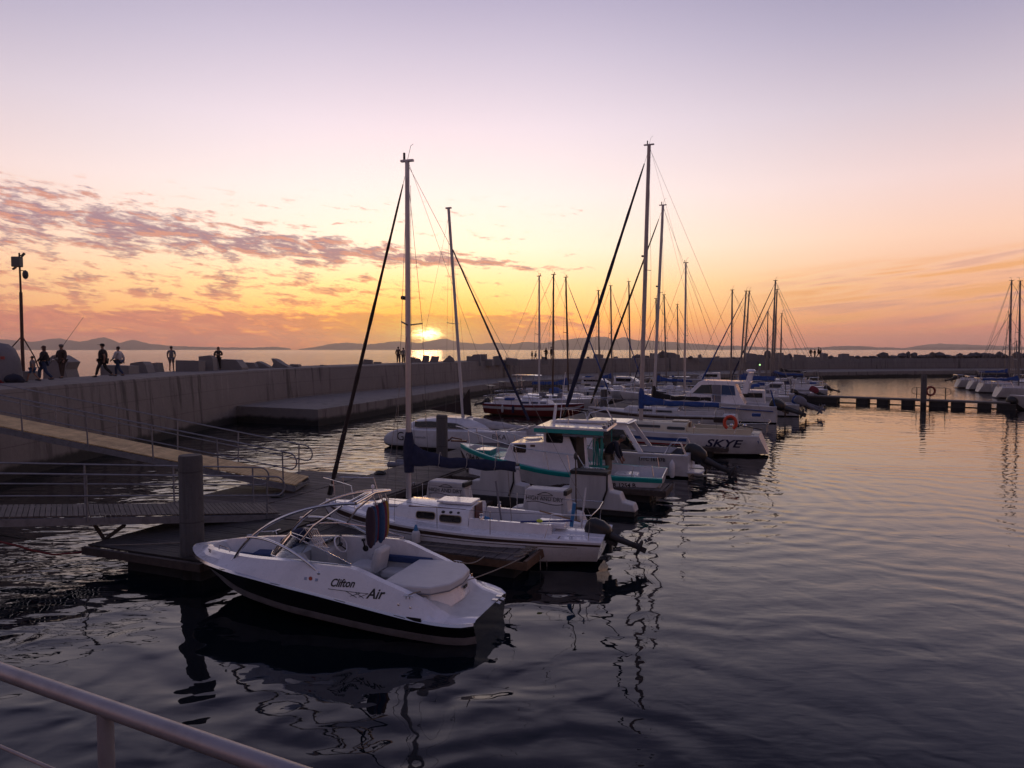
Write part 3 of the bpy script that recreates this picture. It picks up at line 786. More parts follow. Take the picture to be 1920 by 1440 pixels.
mb = MB(); mb.lathe([(.001, 0), (.07, 0), (.06, .03), (.001, .035)], (-.22, -.86, .98), 14, Matrix.Rotation(R(-90), 3, 'X')); mb.tube([(-.22, -.83, .98), (-.20, -.80, 1.14)], .016, 8); mb.box((-.20, -.80, 1.17), (.05, .07, .05)); mb.build('throttle', BLACKP, SB, bevel=.006)
def cushion(name, c, d, m_, par=SB, rot=None, b=.035):
    mb = MB(); mb.box(c, d, rot); return mb.build(name, m_, par, bevel=b)
cushion('helm_seat', (-.45, -.48, .72), (.52, .48, .20), WVINYL, b=.06); cushion('seat_back', (-.75, -.48, .92), (.16, .46, .50), WVINYL, rot=Matrix.Rotation(R(-12), 3, 'Y'), b=.06)
cushion('passenger_seat', (-.40, .48, .72), (.9, .46, .20), WVINYL, b=.06); 
cushion('side_bench', (-1.15, -.62, .62), (.8, .36, .16), WVINYL, b=.05); cushion('side_backrest', (-1.05, -.80, .86), (1.25, .08, .15), BLUEV, rot=Matrix.Rotation(R(3), 3, 'Z'))
cushion('side_backrest', (-1.0, .80, .86), (1.1, .08, .15), BLUEV, rot=Matrix.Rotation(R(-3), 3, 'Z')); cushion('rear_bench', (-1.42, 0, .60), (.40, 1.3, .18), WVINYL, b=.05); cushion('seat_trim', (-1.43, 0, .69), (.1, 1.2, .03), BLUEV)
mb = MB(); mb.prism([(-1.45, -.70), (-1.45, .70), (-1.9, .80), (-2.35, .74), (-2.58, .45), (-2.64, 0), (-2.58, -.45), (-2.35, -.74), (-1.9, -.80)], lambda p: (p[0], p[1], .80), lambda p: (p[0], p[1], .93)); sp_ = mb.build('sun_pad', WVINYL, SB, bevel=.025)
mb = MB(); mb.tube([(-1.47, -.66, .80), (-1.9, -.795, .80), (-2.34, -.735, .80), (-2.57, -.45, .80), (-2.635, 0, .80), (-2.57, .45, .80), (-2.34, .735, .80), (-1.9, .795, .80), (-1.47, .66, .80)], .012, 6); mb.build('piping', GREYC, sp_)
mb = MB(); mb.prism([(-1.5, -.66), (-1.5, .66), (-2.3, .66), (-2.52, .4), (-2.56, 0), (-2.52, -.4), (-2.3, -.66)], lambda p: (p[0] - (.09 if p[0] < -2 else 0), p[1]*1.05, .50), lambda p: (p[0], p[1], .82)); mb.build('engine_box', WHITE, SB, bevel=.03)
for y_ in (-.5, .15): 
    mb = MB(); mb.box((-2.60, y_, .80), (.02, .05, .05)); mb.build('hinge', mat('brass', (.6, .35, .18), .3, metal=.8), SB)
mb = MB(); mb.box((-2.622, -.15, .70), (.02, .14, .05)); mb.build('maker_plate', INKB, SB)
cushion('bow_cushion', (1.55, .42, .80), (.9, .30, .10), BLUEV, rot=Matrix.Rotation(R(-10), 3, 'Z')); cushion('bow_cushion', (1.55, -.42, .80), (.9, .30, .10), BLUEV, rot=Matrix.Rotation(R(10), 3, 'Z')); cushion('bow_cushion', (2.15, 0, .79), (.35, .55, .08), BLUEV)
cushion('bow_backrest', (1.25, -.66, .98), (.7, .07, .2), BLUEV, rot=Matrix.Rotation(R(8), 3, 'Z'))
mb = MB(); mb.ball((1.02, -.50, 1.22), .20, 10, (1.2, .9, .8)); mb.build('folded_cover', NAVY, SB)
for s_ in (1, -1): cleat(SB, (-2.1, 1.05*s_, .80), .1*s_); cleat(SB, (2.3, .60*s_, 1.04), -.5*s_)
for s_ in (1, -1): tubeobj('grab_handle', [(1.75, .70*s_, 1.13), (1.78, .70*s_, 1.2), (2.1, .56*s_, 1.19), (2.12, .56*s_, 1.11)], .010, STEEL, SB, 8)
for k_, y_ in enumerate((-.30, -.50)):
    mb = MB(); mb.box((-3.12, y_, .452), (.10, .09, .02)); mb.tube([(-3.15, y_-.03, .42), (-3.22, y_-.03, .40), (-3.22, y_+.03, .40), (-3.15, y_+.03, .42)], .016, 6); mb.build('ladder_bracket', STEEL, SB)
mb = MB(); mb.box((-2.25, 1.148, .50), (.26, .01, .06)); mb.build('black_decal', INKB, SB)
# coloured life vests hung from the tower rack
def vest(name, cols, off, label):
    o = SB.matrix_world
    Mx = Matrix.Translation(SB.location) @ Matrix.Rotation(SB.rotation_euler.z, 4, 'Z')
    mb = MB()
    for k_, (dx_, w) in enumerate([(-.13, .12), (.0, .13), (.13, .12)]):
        mb.cur = k_ % len(cols); rings = []
        for zz, a, b in [(2.02, .03, .03), (1.94, w*.55, .05), (1.75, w*.75, .06), (1.55, w*.8, .055), (1.38, w*.62, .04), (1.30, w*.2, .015)]:
            rings.append([Mx @ Vector((off[0] + b*math.cos(a_)*(1+.3*k_) , off[1] + dx_*.8 + a*math.sin(a_), zz + off[2] - .03*k_*(1 if zz < 1.6 else 0))) for a_ in frange(0, 2*math.pi*9/10, 10)])
        mb.loft(rings)
    return tag(mb.build(name, cols, smooth=60), label, 'life vest', 'life vests on the tower rack')
VR = mat('vest_crimson', (.11, .010, .035), .8, var=.4, vscale=9); VB = mat('vest_blue', (.015, .05, .13), .8, var=.3, vscale=9); VY = mat('vest_yellow', (.28, .16, .015), .8, var=.3, vscale=9); VD = mat('vest_dark', (.03, .015, .03), .8)
vest('life_vest', [VR, VB, VD], (-.83, -.14, .0), 'crimson and blue life vest hanging from the speedboat tower, nearer of the two')
vest('life_vest', [VY, VR, VB], (-.86, -.46, .02), 'yellow edged life vest hanging from the speedboat tower, farther of the two')

# small fittings that a used boat carries
for x_ in (-2.0, -.9, .4, 1.6):
    yv = prof_y(sb, x_, tab(x_, ZR)+.03, 6, 11); mb = MB(); mb.tube([(x_-.10, yv+.008, tab(x_-.1, ZR)+.022), (x_+.10, yv+.008, tab(x_+.1, ZR)+.022)], .006, 5); mb.build('rail_joint', BLACKR, SB)
for x_, z_ in ((-1.95, .70), (-2.15, .66)):
    mb = MB(); mb.lathe([(.001, 0), (.022, 0), (.022, .012), (.001, .014)], (x_, prof_y(sb, x_, z_, 6, 11), z_), 10, Matrix.Rotation(R(-75), 3, 'X')); mb.build('skin_fitting', STEEL, SB)
mb = MB(); mb.lathe([(.02, 0), (.03, .01), (.03, .10), (.001, .11)], (-.62, .80, 1.05), 10); mb.build('cup', BLUEP, SB)
mb = MB(); mb.tube([(.9 - .12*math.sin(i*.9), -.2 + .14*math.cos(i*.9), .47+.004*i) for i in range(18)], .012, 6); mb.build('coiled_line', ROPE, SB)
# ------------------------------------------------------------------ generic sailing boat
def sailboat(label, stern, head, L, beam, fb=(1.05, .75, .72), hullm=WHITE, deckm=None, stripes=(), mast=None, mastm=ALU, boom=3.0, boomz=1.25, cover=NAVY, furl=None, furlr=.05,
             cabin=None, wins=(), winm=GLASSD, side=1, motor=None, spread=(.52,), rails=True, detail=2, cockpit=(-.40, -.10), transom=.0, extras=None, lean_fix=0, furlpx=None, bottom=ANTIF, blines=True, backstay=True, mr=None, coverh=.24, hood=None):
    """stern: world xy of the transom at the waterline; head: unit heading. local x runs -L/2 (stern) .. L/2 (bow)"""
    head = Vector((head[0], head[1], 0)).normalized()
    c = Vector((stern[0], stern[1], 0)) + head*(L/2)
    root = empty('sailing_boat', c, math.atan2(head.y, head.x), label, 'sailing boat', 'boats in the marina')
    deckm = deckm or hullm
    dist = c.length
    zb, zm, zs = fb; h = L/2
    def fn(x_):
        u = (x_+h)/L
        ys = beam/2*tab(u, [(0, .70), (.15, .86), (.4, 1.0), (.6, .97), (.8, .68), (.92, .34), (.985, .08), (1, .015)])
        zt = tab(u, [(0, zs), (.4, zm), (1, zb)])
        yw = ys*tab(u, [(0, .62), (.3, .86), (.6, .84), (.85, .55), (1, .3)]); zk = tab(u, [(0, .12), (.15, -.12), (.5, -.35), (.85, -.12), (.96, .25), (1, zb*.75)])
        zl = tab(u, [(0, .14), (.9, .06), (1, zb*.8)]) if u < 1 else zb*.8
        zl = max(zl, zk+.02)
        c0, c1 = cockpit
        inck = c0*L <= x_ <= c1*L
        yc = min(ys*.62, beam*.32); zc = zt + .05 + (.20 if c0*L-.001 <= x_ <= c1*L+.001 else 0)
        wellz = max(.28, zt-.42) if inck else zt+.06
        tr = transom*max(0, 1-u/.06)
        z1 = zl + (zt-zl)*.55; y1 = yw + (ys-yw)*.75
        z2 = zl + (zt-zl)*.80; y2 = yw + (ys-yw)*.93
        z3 = zt - .05
        return [(0, zk, tr*zk), (yw*.6, zk+(zl-zk)*.35, tr*zk), (yw, zl, tr*zl), (y1, z1, tr*z1), (y2, z2, tr*z2), (ys*.992, z3, tr*z3), (ys, zt, tr*zt), (max(0, ys-.03), zt+.035, tr*zt), (max(0, ys-.07), zt, tr*zt),
                (yc, zt+.03, tr*zt), (yc-.02 if yc > .03 else yc, zc, tr*zt), (max(yc-.12, yc*.5), zc, tr*zt), (max(yc-.14, yc*.45), wellz, tr*zt), (0, wellz, tr*zt)]
    xs = frange(-h, h, 26) + [cockpit[0]*L, cockpit[0]*L-.02, cockpit[1]*L, cockpit[1]*L+.02, h*.985]
    xs = sorted(set(xs))
    mm = [hullm, deckm, bottom] + [s[0] for s in stripes]
    segs = [2, 2, 0, 0, 0, 0, 0, 1, 1, 1, 1, 1, 1]
    for i, s in enumerate(stripes): segs[s[1]] = 3+i
    hull_loft(xs, fn, segs).build('hull', mm, root, smooth=30)
    # cabin trunk(s): list of (x0, x1, width0, width1, height0, height1)
    cabs = cabin if isinstance(cabin, list) else ([cabin] if cabin else [])
    cfn = []
    for ci, (x0, x1, w0, w1, h0, h1) in enumerate(cabs):
        x0 *= L; x1 *= L
        def sec(x_, x0=x0, x1=x1, w0=w0, w1=w1, h0=h0, h1=h1):
            u = (x_-x0)/(x1-x0); zt = tab((x_+h)/L, [(0, zs), (.4, zm), (1, zb)])
            w = (w0+(w1-w0)*u)*beam/2; hh = h0+(h1-h0)*u
            return w, zt, hh
        mb = MB(); rings = []
        for k_, x_ in enumerate(frange(x0, x1, 10)):
            w, zt, hh = sec(x_)
            fr = 0 if k_ < 9 else hh*.75
            rings.append([(x_, w, zt), (x_-fr*.5, w*.93, zt+hh*.72), (x_-fr, w*.84, zt+hh*.93), (x_-fr, w*.45, zt+hh*1.04), (x_-fr, 0, zt+hh*1.08), (x_-fr, -w*.45, zt+hh*1.04), (x_-fr, -w*.84, zt+hh*.93), (x_-fr*.5, -w*.93, zt+hh*.72), (x_, -w, zt)])
        mb.loft(rings); co = mb.build('cabin', deckm, root, smooth=40, bevel=.012 if detail > 1 else 0); cfn.append((sec, co))
        if detail > 1:
            w, zt, hh = sec(x0); mb = MB(); mb.prism([(-.28, -.25), (.28, -.25), (.24, hh*1.05), (-.24, hh*1.05)], lambda p: (x0-.012, p[0], zt+p[1]), lambda p: (x0-.04, p[0], zt+p[1]))
            if ci == 0: mb.build('companionway_board', WOODD if hullm is not CREAM else BROWNC, co)
            w, zt, hh = sec(x0+.5); mb = MB(); mb.box((x0+.42, 0, zt+hh*1.08+.035), (.75, .62, .06)); mb.build('sliding_hatch', deckm, co, bevel=.015)
    for (ci, xa, xb, za, zb2) in wins:
        sec, co = cfn[ci]
        for sd_ in (1, -1):
            mb = MB()
            rd = min(.06, (zb2-za)*.35)
            x0_, x1_ = sorted((xa*L, xb*L)); w_, zt_, h_ = sec((x0_+x1_)/2)
            z0_, z1_ = zt_+za, zt_+zb2
            poly = []
            for cx, cz, a0 in [(x1_-rd, z1_-rd, 0), (x0_+rd, z1_-rd, 90), (x0_+rd, z0_+rd, 180), (x1_-rd, z0_+rd, 270)]:
                for a in (0, 30, 60, 90): poly.append((cx+rd*math.cos(R(a0+a)), cz+rd*math.sin(R(a0+a))))
            def yy(p, e, sec=sec, sd_=sd_):
                w, zt, hh = sec(p[0]); v = min(1, max(0, (p[1]-zt)/(hh*.72))); return (p[0], sd_*(w*(1-.07*v)+e), p[1])
            mb.prism(poly, lambda p: yy(p, -.01), lambda p: yy(p, .012)); w = mb.build('window', winm, co, smooth=0)
            if detail > 1:
                mb = MB(); mb.tube([yy(p, .010) for p in poly], .011, 5, closed=True); mb.build('frame', mat('tan_frame', (.26, .20, .13), .5) if L < 8 else ALU, w)
    rs = random.Random(int(stern[0]*131 + L*17))
    if cfn and hood:
        sec, co = cfn[0]; w, zt, hh = sec(cabs[0][0]*L); x0 = cabs[0][0]*L; mb = MB(); rings = []
        for dx_, k2 in ((-.15, .85), (.1, 1.0), (.45, .9), (.75, .45)):
            rings.append([(x0+dx_, w*.80*math.cos(a), zt+hh*.95 + .48*k2*max(0, math.sin(a))**.7) for a in frange(0, math.pi, 9)])
        mb.loft(rings); mb.build('sprayhood', hood, co, smooth=60)
    if detail < 2:
        for k_ in range(rs.randint(1, 3)):
            mb = MB(); xx_ = rs.uniform(-.42, .3)*L; w_ = rs.uniform(.25, .7); mb.box((xx_, rs.uniform(-.5, .5), zm+rs.uniform(.30, .62)), (w_, rs.uniform(.3, .7), rs.uniform(.12, .4))); mb.build('deck_locker', rs.choice([WHITE2, WHITE3, BLUEC, GREYC, BROWNC, CREAM]), root, bevel=.04)
        for k_ in range(2):
            xx_ = rs.uniform(-.3, .2)*L; p_ = fn(xx_)[6]; q_ = (xx_, p_[0]+.06, p_[1]-.55)
            for s2 in (1, -1):
                mb = MB(); mb.lathe([(.001, -.05), (.08, 0), (.10, .08), (.10, .42), (.05, .5), (.02, .58)], (q_[0], s2*q_[1], q_[2]), 8); mb.build('fender', rs.choice([WHITE2, NAVY, WHITE3]), root)
        if rs.random() < .5:
            mb = MB(); mb.box((-L*.46, 0, zs+1.35), (.55, 1.0, .04), Matrix.Rotation(.15, 3, 'Y')); mb.tube([(-L*.46, .4, zs+1.33), (-L*.47, .5, zs+.1)], .025, 6); mb.tube([(-L*.46, -.4, zs+1.33), (-L*.47, -.5, zs+.1)], .025, 6); mb.build('stern_arch', rs.choice([DARKG, WHITE3]), root)
    # ---- mast and rig
    Mi = Matrix.Rotation(-root.rotation_euler.z, 3, 'Z')
    if mast:
        bpx, tpx, tpy = mast
        k_ = (bpx-960)/F
        # point on the axis whose x/y equals k_
        ax = head
        sden = ax.x - k_*ax.y; s_ = (k_*c.y - c.x)/sden
        s_ = max(-h*.1, min(h*.5, s_)) if lean_fix == 0 else lean_fix
        base = c + ax*s_
        tw = PY(tpx, tpy, base.y)
        bl = Vector((s_, 0, tab((s_+h)/L, [(0, zs), (.4, zm), (1, zb)]) + .03))
        tl = Mi @ (tw - c)
        for (sec, co), cb in zip(cfn, cabs):
            if cb[0]*L <= s_ <= cb[1]*L: bl.z += sec(s_)[2]*1.0
        H = tl - bl; r0 = mr or max(.042, min(.070, H.length*.0062))
        mb = MB(); rings = []
        for u in (0, .02, .6, .97, 1.0):
            p = bl + H*u; rr = r0*(1 if u < .7 else .85)
            rings.append([(p.x + rr*1.35*math.cos(a), p.y + rr*math.sin(a), p.z) for a in frange(0, 2*math.pi*11/12, 12)])
        mb.loft(rings); mast_o = mb.build('mast', mastm, root)
        mb = MB(); mb.box(tl + Vector((0, 0, .02)), (r0*6.5, r0*1.6, .05)); mb.build('masthead', DARKG if detail < 2 else ALU, mast_o)
        mb = MB(); mb.tube([tl, tl + Vector((-.1, 0, .38)), tl + Vector((-.22, .12, .38))], max(.006, dist*.00017), 5); mb.build('wind_vane', BLACKP, mast_o)
        if detail > 0: mb = MB(); mb.tube([tl + Vector((.08, 0, 0)), tl + Vector((.08, 0, .22))], .03, 6); mb.build('masthead_light', BLACKP, mast_o)
        wr = max(.0058, dist*.00019)
        bow = Vector((h*.98, 0, zb+.05)); st = Vector((-h, 0, zs+.05))
        fs = bl + H*(.985)
        if furl:
            n = 26; pts = [bow.lerp(fs, .05+.9*i/(n-1)) for i in range(n)]
            rr = [furlr*(1.15-.75*(i/(n-1))) * (1+.10*math.sin(i*2.3)+.06*math.sin(i*5.1)) * (.5 if i in (0, n-1) else 1) for i in range(n)]
            mb = MB(); mb.tube(pts, rr, 8); mb.build('furled_jib', furl, root, smooth=60)
            mb = MB(); q = bow.lerp(fs, .03); mb.tube([bow.lerp(fs, .015), bow.lerp(fs, .045)], .07, 10); mb.build('furling_drum', BLACKP, root)
        tubeobj('forestay', [bow, fs], wr, WIRE, root, 5)
        if backstay: tubeobj('backstay', [st, bl + H*.995], wr, WIRE, root, 5)
        tubeobj('topping_lift', [bl + H*.99 - Vector((.06, 0, 0)), Vector((bl.x - boom, 0, bl.z + boomz*.9))], wr*.7, WIRE, root, 5)
        for sp in spread:
            pm = bl + H*sp; wsp = beam*.26
            for sd_ in (1, -1):
                tubeobj('spreader', [pm, pm + Vector((-.12, sd_*wsp, .06))], max(.019, dist*.0004), WIRE, mast_o, 6)
                if sp == spread[0]:
                    tip = pm + Vector((-.12, sd_*wsp, .06)); ch = Vector((s_-.12, sd_*beam*.46, tab((s_+h)/L, [(0, zs), (.4, zm), (1, zb)])))
                    tubeobj('shroud', [bl + H*.98, tip, ch], wr, WIRE, root, 5)
                    tubeobj('lower_shroud', [bl + H*(sp*.98), ch + Vector((.35, 0, 0))], wr, WIRE, root, 5)
        if detail > 1: 
            mb = MB(); mb.tube([bl + H*.6 + Vector((r0*1.4, .0, 0)), bl + H*.6 + Vector((r0*1.4+.1, 0, .02))], .05, 8); mb.build('deck_light', BLACKP, mast_o)
            mb = MB(); mb.tube([bl + H*.93 + Vector((-.09, 0, 0)), bl + Vector((-.10, .02, 1.6))], .005, 5); mb.build('halyard', ROPE, mast_o)
        if boom:
            g = bl + Vector((0, 0, boomz)) ; e = Vector((g.x - boom, 0, g.z - .03))
            tubeobj('boom', [g, e], .045, mastm, root, 8)
            if cover:
                n = 16; mb = MB(); rings = []
                for i in range(n):
                    u = i/(n-1); p = g.lerp(e + Vector((.1, 0, 0)), u); hh = coverh*(1.9-1.2*min(1, u*3) - .1*u)*(1+.10*math.sin(i*1.9)); ww = .085*(1.2-.4*u)*(1+.12*math.sin(i*2.7))
                    dr = .07+.05*(1+math.sin(i*1.3))*.5
                    rings.append([(p.x, ww*math.cos(a)*(1 if math.sin(a) < 0 else .75), p.z + (hh if math.sin(a) > 0 else dr)*math.sin(a)) for a in frange(0, 2*math.pi*11/12, 12)])
                mb.loft(rings); cvo = mb.build('sail_cover', cover, root, smooth=60)
                if detail > 1:
                    mb = MB(); rings = []
                    for zz, rr in [(-.28, .12), (0, .14), (.35, .15), (.62, .11), (.75, .085)]:
                        rings.append([(g.x + .03 + rr*math.cos(a)*1.1 - .05, rr*math.sin(a)*.8, g.z + zz) for a in frange(0, 2*math.pi*9/10, 10)])
                    mb.loft(rings); mb.build('collar', cover, cvo, smooth=60)
                    for u in (.3, .55, .8):
                        p = g.lerp(e, u); mb = MB(); mb.tube([(p.x+.004*k2, .10*math.cos(a), p.z+.02+.21*math.sin(a)*(1.25 if math.sin(a) > 0 else .6)) for k2, a in enumerate(frange(0, 2*math.pi*9/10, 10))], .008, 5, closed=True); mb.build('sail_tie', SAILC, cvo)
            tubeobj('mainsheet', [e + Vector((.3, 0, -.02)), Vector((e.x+.2, 0, zs+.1))], wr*1.5, ROPE, root, 5)
    # ---- rails
    if rails:
        rt = max(.011, dist*.0003)
        ys = lambda x_: prof_y(fn, x_, fn(x_)[6][1]-.001)
        yb = fn(h*.72)[6][0]*.95
        z0 = zb
        tubeobj('pulpit', [(h*.66, fn(h*.66)[6][0]*.93, z0), (h*.70, yb, z0+.58), (h*.90, fn(h*.9)[6][0]*.9, z0+.62), (h*1.02, 0, z0+.62), (h*.90, -fn(h*.9)[6][0]*.9, z0+.62), (h*.70, -yb, z0+.58), (h*.66, -fn(h*.66)[6][0]*.93, z0)], rt, STEEL, root, 6)
        y2 = fn(-h*.9)[6][0]*.9
        tubeobj('pushpit', [(-h*.70, fn(-h*.7)[6][0]*.93, zs), (-h*.74, y2*1.05, zs+.58), (-h*.99, y2*.95, zs+.6), (-h*1.0, 0, zs+.6), (-h*.99, -y2*.95, zs+.6), (-h*.74, -y2*1.05, zs+.58), (-h*.70, -fn(-h*.7)[6][0]*.93, zs)], rt, STEEL, root, 6)
        for sd_ in (1, -1):
            tubeobj('pushpit_leg', [(-h*.97, sd_*y2*.95, zs), (-h*.98, sd_*y2*.95, zs+.6)], rt, STEEL, root, 6)
            tubeobj('pulpit_leg', [(h*.88, sd_*fn(h*.88)[6][0]*.8, z0), (h*.90, sd_*fn(h*.9)[6][0]*.9, z0+.62)], rt, STEEL, root, 6)
            top = [(h*.70, sd_*yb, z0+.58)]
            for u in (.36, .0, -.36):
                p = fn(h*u)[6]; tubeobj('stanchion', [(h*u, sd_*(p[0]-.05), p[1]), (h*u, sd_*(p[0]-.05), p[1]+.56)], rt*.85, STEEL, root, 6); top.append((h*u, sd_*(p[0]-.05), p[1]+.55))
            top.append((-h*.74, sd_*y2*1.05, zs+.58)); tubeobj('lifeline', top, wr if mast else .005, WIRE, root, 5)
    if motor: outboard(root, -h-.05, motor[0], zs+motor[1], motor[2], motor[3], motor[4] if len(motor) > 4 else 50)
    if detail > 1:
        for sd_ in (1, -1):
            cleat(root, (-h*.86, sd_*fn(-h*.86)[6][0]*.86, zs+.04)); cleat(root, (h*.8, sd_*fn(h*.8)[6][0]*.6, zb))
            mb = MB(); mb.lathe([(.055, 0), (.05, .05), (.035, .07), (.045, .12), (.02, .13), (.001, .132)], (cockpit[1]*L-.3, sd_*min(beam*.30, 1)*.98, zm+.26), 12); mb.build('winch', STEEL, root)
    return root, fn, cfn
HR = (-V.x, -V.y)        # heading of boats in the right-hand row (bow to the walkway)
HL = (V.x, V.y)
# 2. white sailing boat with the black stripe
B2, f2, c2 = sailboat('small white sailing boat with twin black stripes and navy sail cover beside the speedboat', (2.05, 16.55), (-.957, .290), 7.3, 2.35, fb=(.98, .72, .66), hullm=WHITE, deckm=WHITE,
    stripes=((BROWNST, 4),), mast=(764.5, 763.5, 303), boom=2.95, boomz=.95, cover=NAVY, furl=BROWNC, furlr=.060, cabin=[(-.085, .20, .60, .50, .44, .34), (.18, .33, .52, .36, .20, .12)],
    wins=((0, .035, .105, .09, .26), (0, -.060, .018, .09, .26)), winm=GLASSD, motor=(.12, .0, .92, None, 58), spread=(.52,), cockpit=(-.36, -.09), transom=-.30, coverh=.25)
mb = MB()
for sd_ in (1,):
    pts = []
    for x_ in frange(-3.3, 3.2, 26):
        p = f2(x_); zz = p[4][1]-.045; pts.append((x_, prof_y(f2, x_, zz, 2, 7)+.004, zz))
    mb.tube(pts, .008, 5)
mb.build('pinstripe', BROWNST, B2)
sec, co = c2[0]
mb = MB(); mb.box((.25, .52, 1.12), (1.5, .03, .05)); mb.build('handrail', WOODD, co); mb = MB(); mb.box((.25, -.52, 1.12), (1.5, .03, .05)); mb.build('handrail', WOODD, co)
for q in (-.35, -.15, .05): mb = MB(); mb.ball((q, .60, 1.06), .045, 8, (1.2, 1, .8)); mb.build('pulley_block', BLACKP, co)
mb = MB(); mb.box((.05, 0, 1.235), (.62, .56, .05)); mb.build('raised_hatch', WHITE, co, bevel=.015)
mb = MB(); mb.tube([(-.98, .52, .98), (-1.15, .50, .92), (-1.1, .46, .80), (-.95, .50, .82), (-1.0, .55, .93), (-1.2, .5, .8)], .045, 8); mb.build('coiled_rope', BLUEB, B2)
mb = MB(); mb.box((-2.55, .15, .86), (.7, .5, .12)); mb.build('stern_locker', WHITE, B2, bevel=.03)
tubeobj('blue_pole', [(-1.9, .62, .96), (-3.1, .40, 1.02)], .022, mat('blue_foam', (.02, .03, .16), .7), B2, 8)
mb = MB(); mb.ball((-2.35, .56, 1.0), .05, 8, (1.6, .8, .9)); mb.build('yellow_knot', YELLOW, B2)
tubeobj('blue_tube', [(-3.05, .30, .86), (-3.12, .30, 1.42)], .045, BLUEB, B2, 10); tubeobj('oar', [(-3.25, .12, .8), (-3.32, -.06, 1.72)], .022, WVINYL, B2, 8)
tubeobj('flagstaff', [(-3.0, -.5, .8), (-2.98, -.5, 2.35)], .016, BROWNST, B2, 8)
mb = MB(); mb.lathe([(.02, 0), (.05, .05), (.05, .12), (.02, .18), (.001, .19)], (-2.98, -.5, 2.3), 10); mb.build('lamp', DARKG, B2)
tubeobj('tiller', [(-3.2, -.05, .9), (-2.2, -.02, 1.1)], .020, WOODL, B2, 8)
mb = MB(); mb.box((-3.52, -.35, .35), (.08, .05, .9)); mb.build('rudder', WOODD, B2)
tubeobj('crutch', [(-1.25, -.1, .45), (-1.05, -.12, 1.75)], .025, GREYC, B2, 8)
# white jerrican/fender bottle with blue cap hanging at the side
wp = B2.matrix_world
def world(root, p): return root.location + Matrix.Rotation(root.rotation_euler.z, 3, 'Z') @ Vector([a*b for a, b in zip(p, root.scale)])
mb = MB(); q = world(B2, (.48, 1.25, .42)); mb.lathe([(.001, 0), (.09, .0), (.105, .03), (.105, .24), (.08, .30), (.035, .33), (.03, .36)], q, 14)
fb_ = mb.build('fender', WVINYL); tag(fb_, 'white bottle shaped fender with blue neck hanging on the black striped sailing boat', 'fender', 'fenders')
mb = MB(); mb.lathe([(.06, .31), (.045, .38), (.02, .45), (.001, .46)], q, 12); mb.build('neck', BLUEB, fb_)
# ropes of the two near boats
def SP(p): return world(SB, p)
tip = DP(3.5, 7.3, DZ)
rope('mooring_rope', [SP((-2.1, 1.05, .86))] + sagrope(SP((-2.15, .95, .88)), DP(2.4, 6.88, .50), .10, 14), 'thin rope from the speedboat near stern cleat to the finger dock end')
rope('mooring_rope', sagrope(SP((-2.1, -1.05, .86)), DP(2.2, 6.0, .46), .10, 10), 'short sagging rope from the speedboat far side cleat to the finger dock edge', r_=.014)
rope('mooring_rope', sagrope(world(B2, (-2.9, .80, .74)), DP(3.4, 6.85, .5), .08, 10), 'rope pair from the sailing boat stern to the finger dock tip', r_=.014)
rope('mooring_rope', sagrope(DP(2.35, 3.5, .49), DP(2.5, 6.8, .50), .0, 8), 'rope lying along the finger dock planks', r_=.010)
random.seed(3)
pts = [DP(3.35 + .10*math.sin(i*1.7) - i*.035, 6.78 + .13*math.cos(i*2.3), .50 + .03*abs(math.sin(i*1.1))) for i in range(30)]
rope('mooring_rope', pts, 'tangled pile of rope on the tip of the finger dock', r_=.018)
rope('mooring_rope', [DP(3.4, 6.9, .5), DP(3.42, 7.02, .35), DP(3.40, 7.04, .05), DP(3.36, 7.06, -.1)], 'rope end dangling into the water from the finger dock tip, farther one', r_=.012)
rope('mooring_rope', [DP(3.0, 6.92, .5), DP(3.0, 7.02, .35), DP(2.96, 7.04, .05)], 'short rope end dangling from the finger dock tip, nearer one', r_=.012)

# fittings along the docks
for k_, (a, p, rz) in enumerate([(1.8, .66, 0), (5.2, .66, 0), (8.4, .66, 0), (12.9, .66, 0), (15.8, .66, 0), (19.5, .66, 0), (7.2, -4.5, 0), (12.5, -1.8, 0), (17, -1.8, 0)]):
    c = cleat(root_dock, (0, 0, 0), math.atan2(U.y, U.x), 1.7); c.matrix_parent_inverse = Matrix.Translation(-root_dock.location); c.location = DP(a, p, DZ); c.name = 'cleat'
for px_, py_, lb_ in ((713, 887, 'black tyre ring lying on the walkway left edge behind the nearest mast'), (520, 930, 'small coil of dark rope beside the end of the pale gangway')):
    q = PZ(px_, py_, DZ+.04); mb = MB(); mb.tube([q + Vector((.17*math.cos(a), .17*math.sin(a), .02*math.sin(a*3))) for a in frange(0, 2*math.pi*15/16, 16)], .045, 8, closed=True)
    mb.tube([q + Vector((.11*math.cos(a), .11*math.sin(a), .05)) for a in frange(0, 2*math.pi*15/16, 16)], .03, 8, closed=True); tag(mb.build('rope_coil', BLACKR), lb_, 'coil')
W3 = lambda px, py, Y: PY(px, py, Y)
rope('mooring_rope', [W3(-20, 1012, 15), W3(28, 1022, 15), W3(60, 1032, 15.2), W3(100, 1040, 15.5), W3(150, 1036, 16), W3(196, 1014, 16.6)], 'red rope sagging over the water below the nearer gangway', mat('red_rope', (.13, .02, .02), .9), .022)
rope('mooring_rope', [W3(196, 1012, 16.6), W3(120, 1016, 16.4), W3(40, 1010, 16.2), W3(-20, 1000, 16)], 'dark rope stretched left from the dock corner over the water', BLACKR, .014)
rope('mooring_rope', [DP(-.5, -2.6, .5), DP(-.2, -1.5, .56), DP(.6, -.4, .54), SP((3.0, .1, 1.0))], 'bow rope from the speedboat nose to the dark corner of the dock', r_=.012)
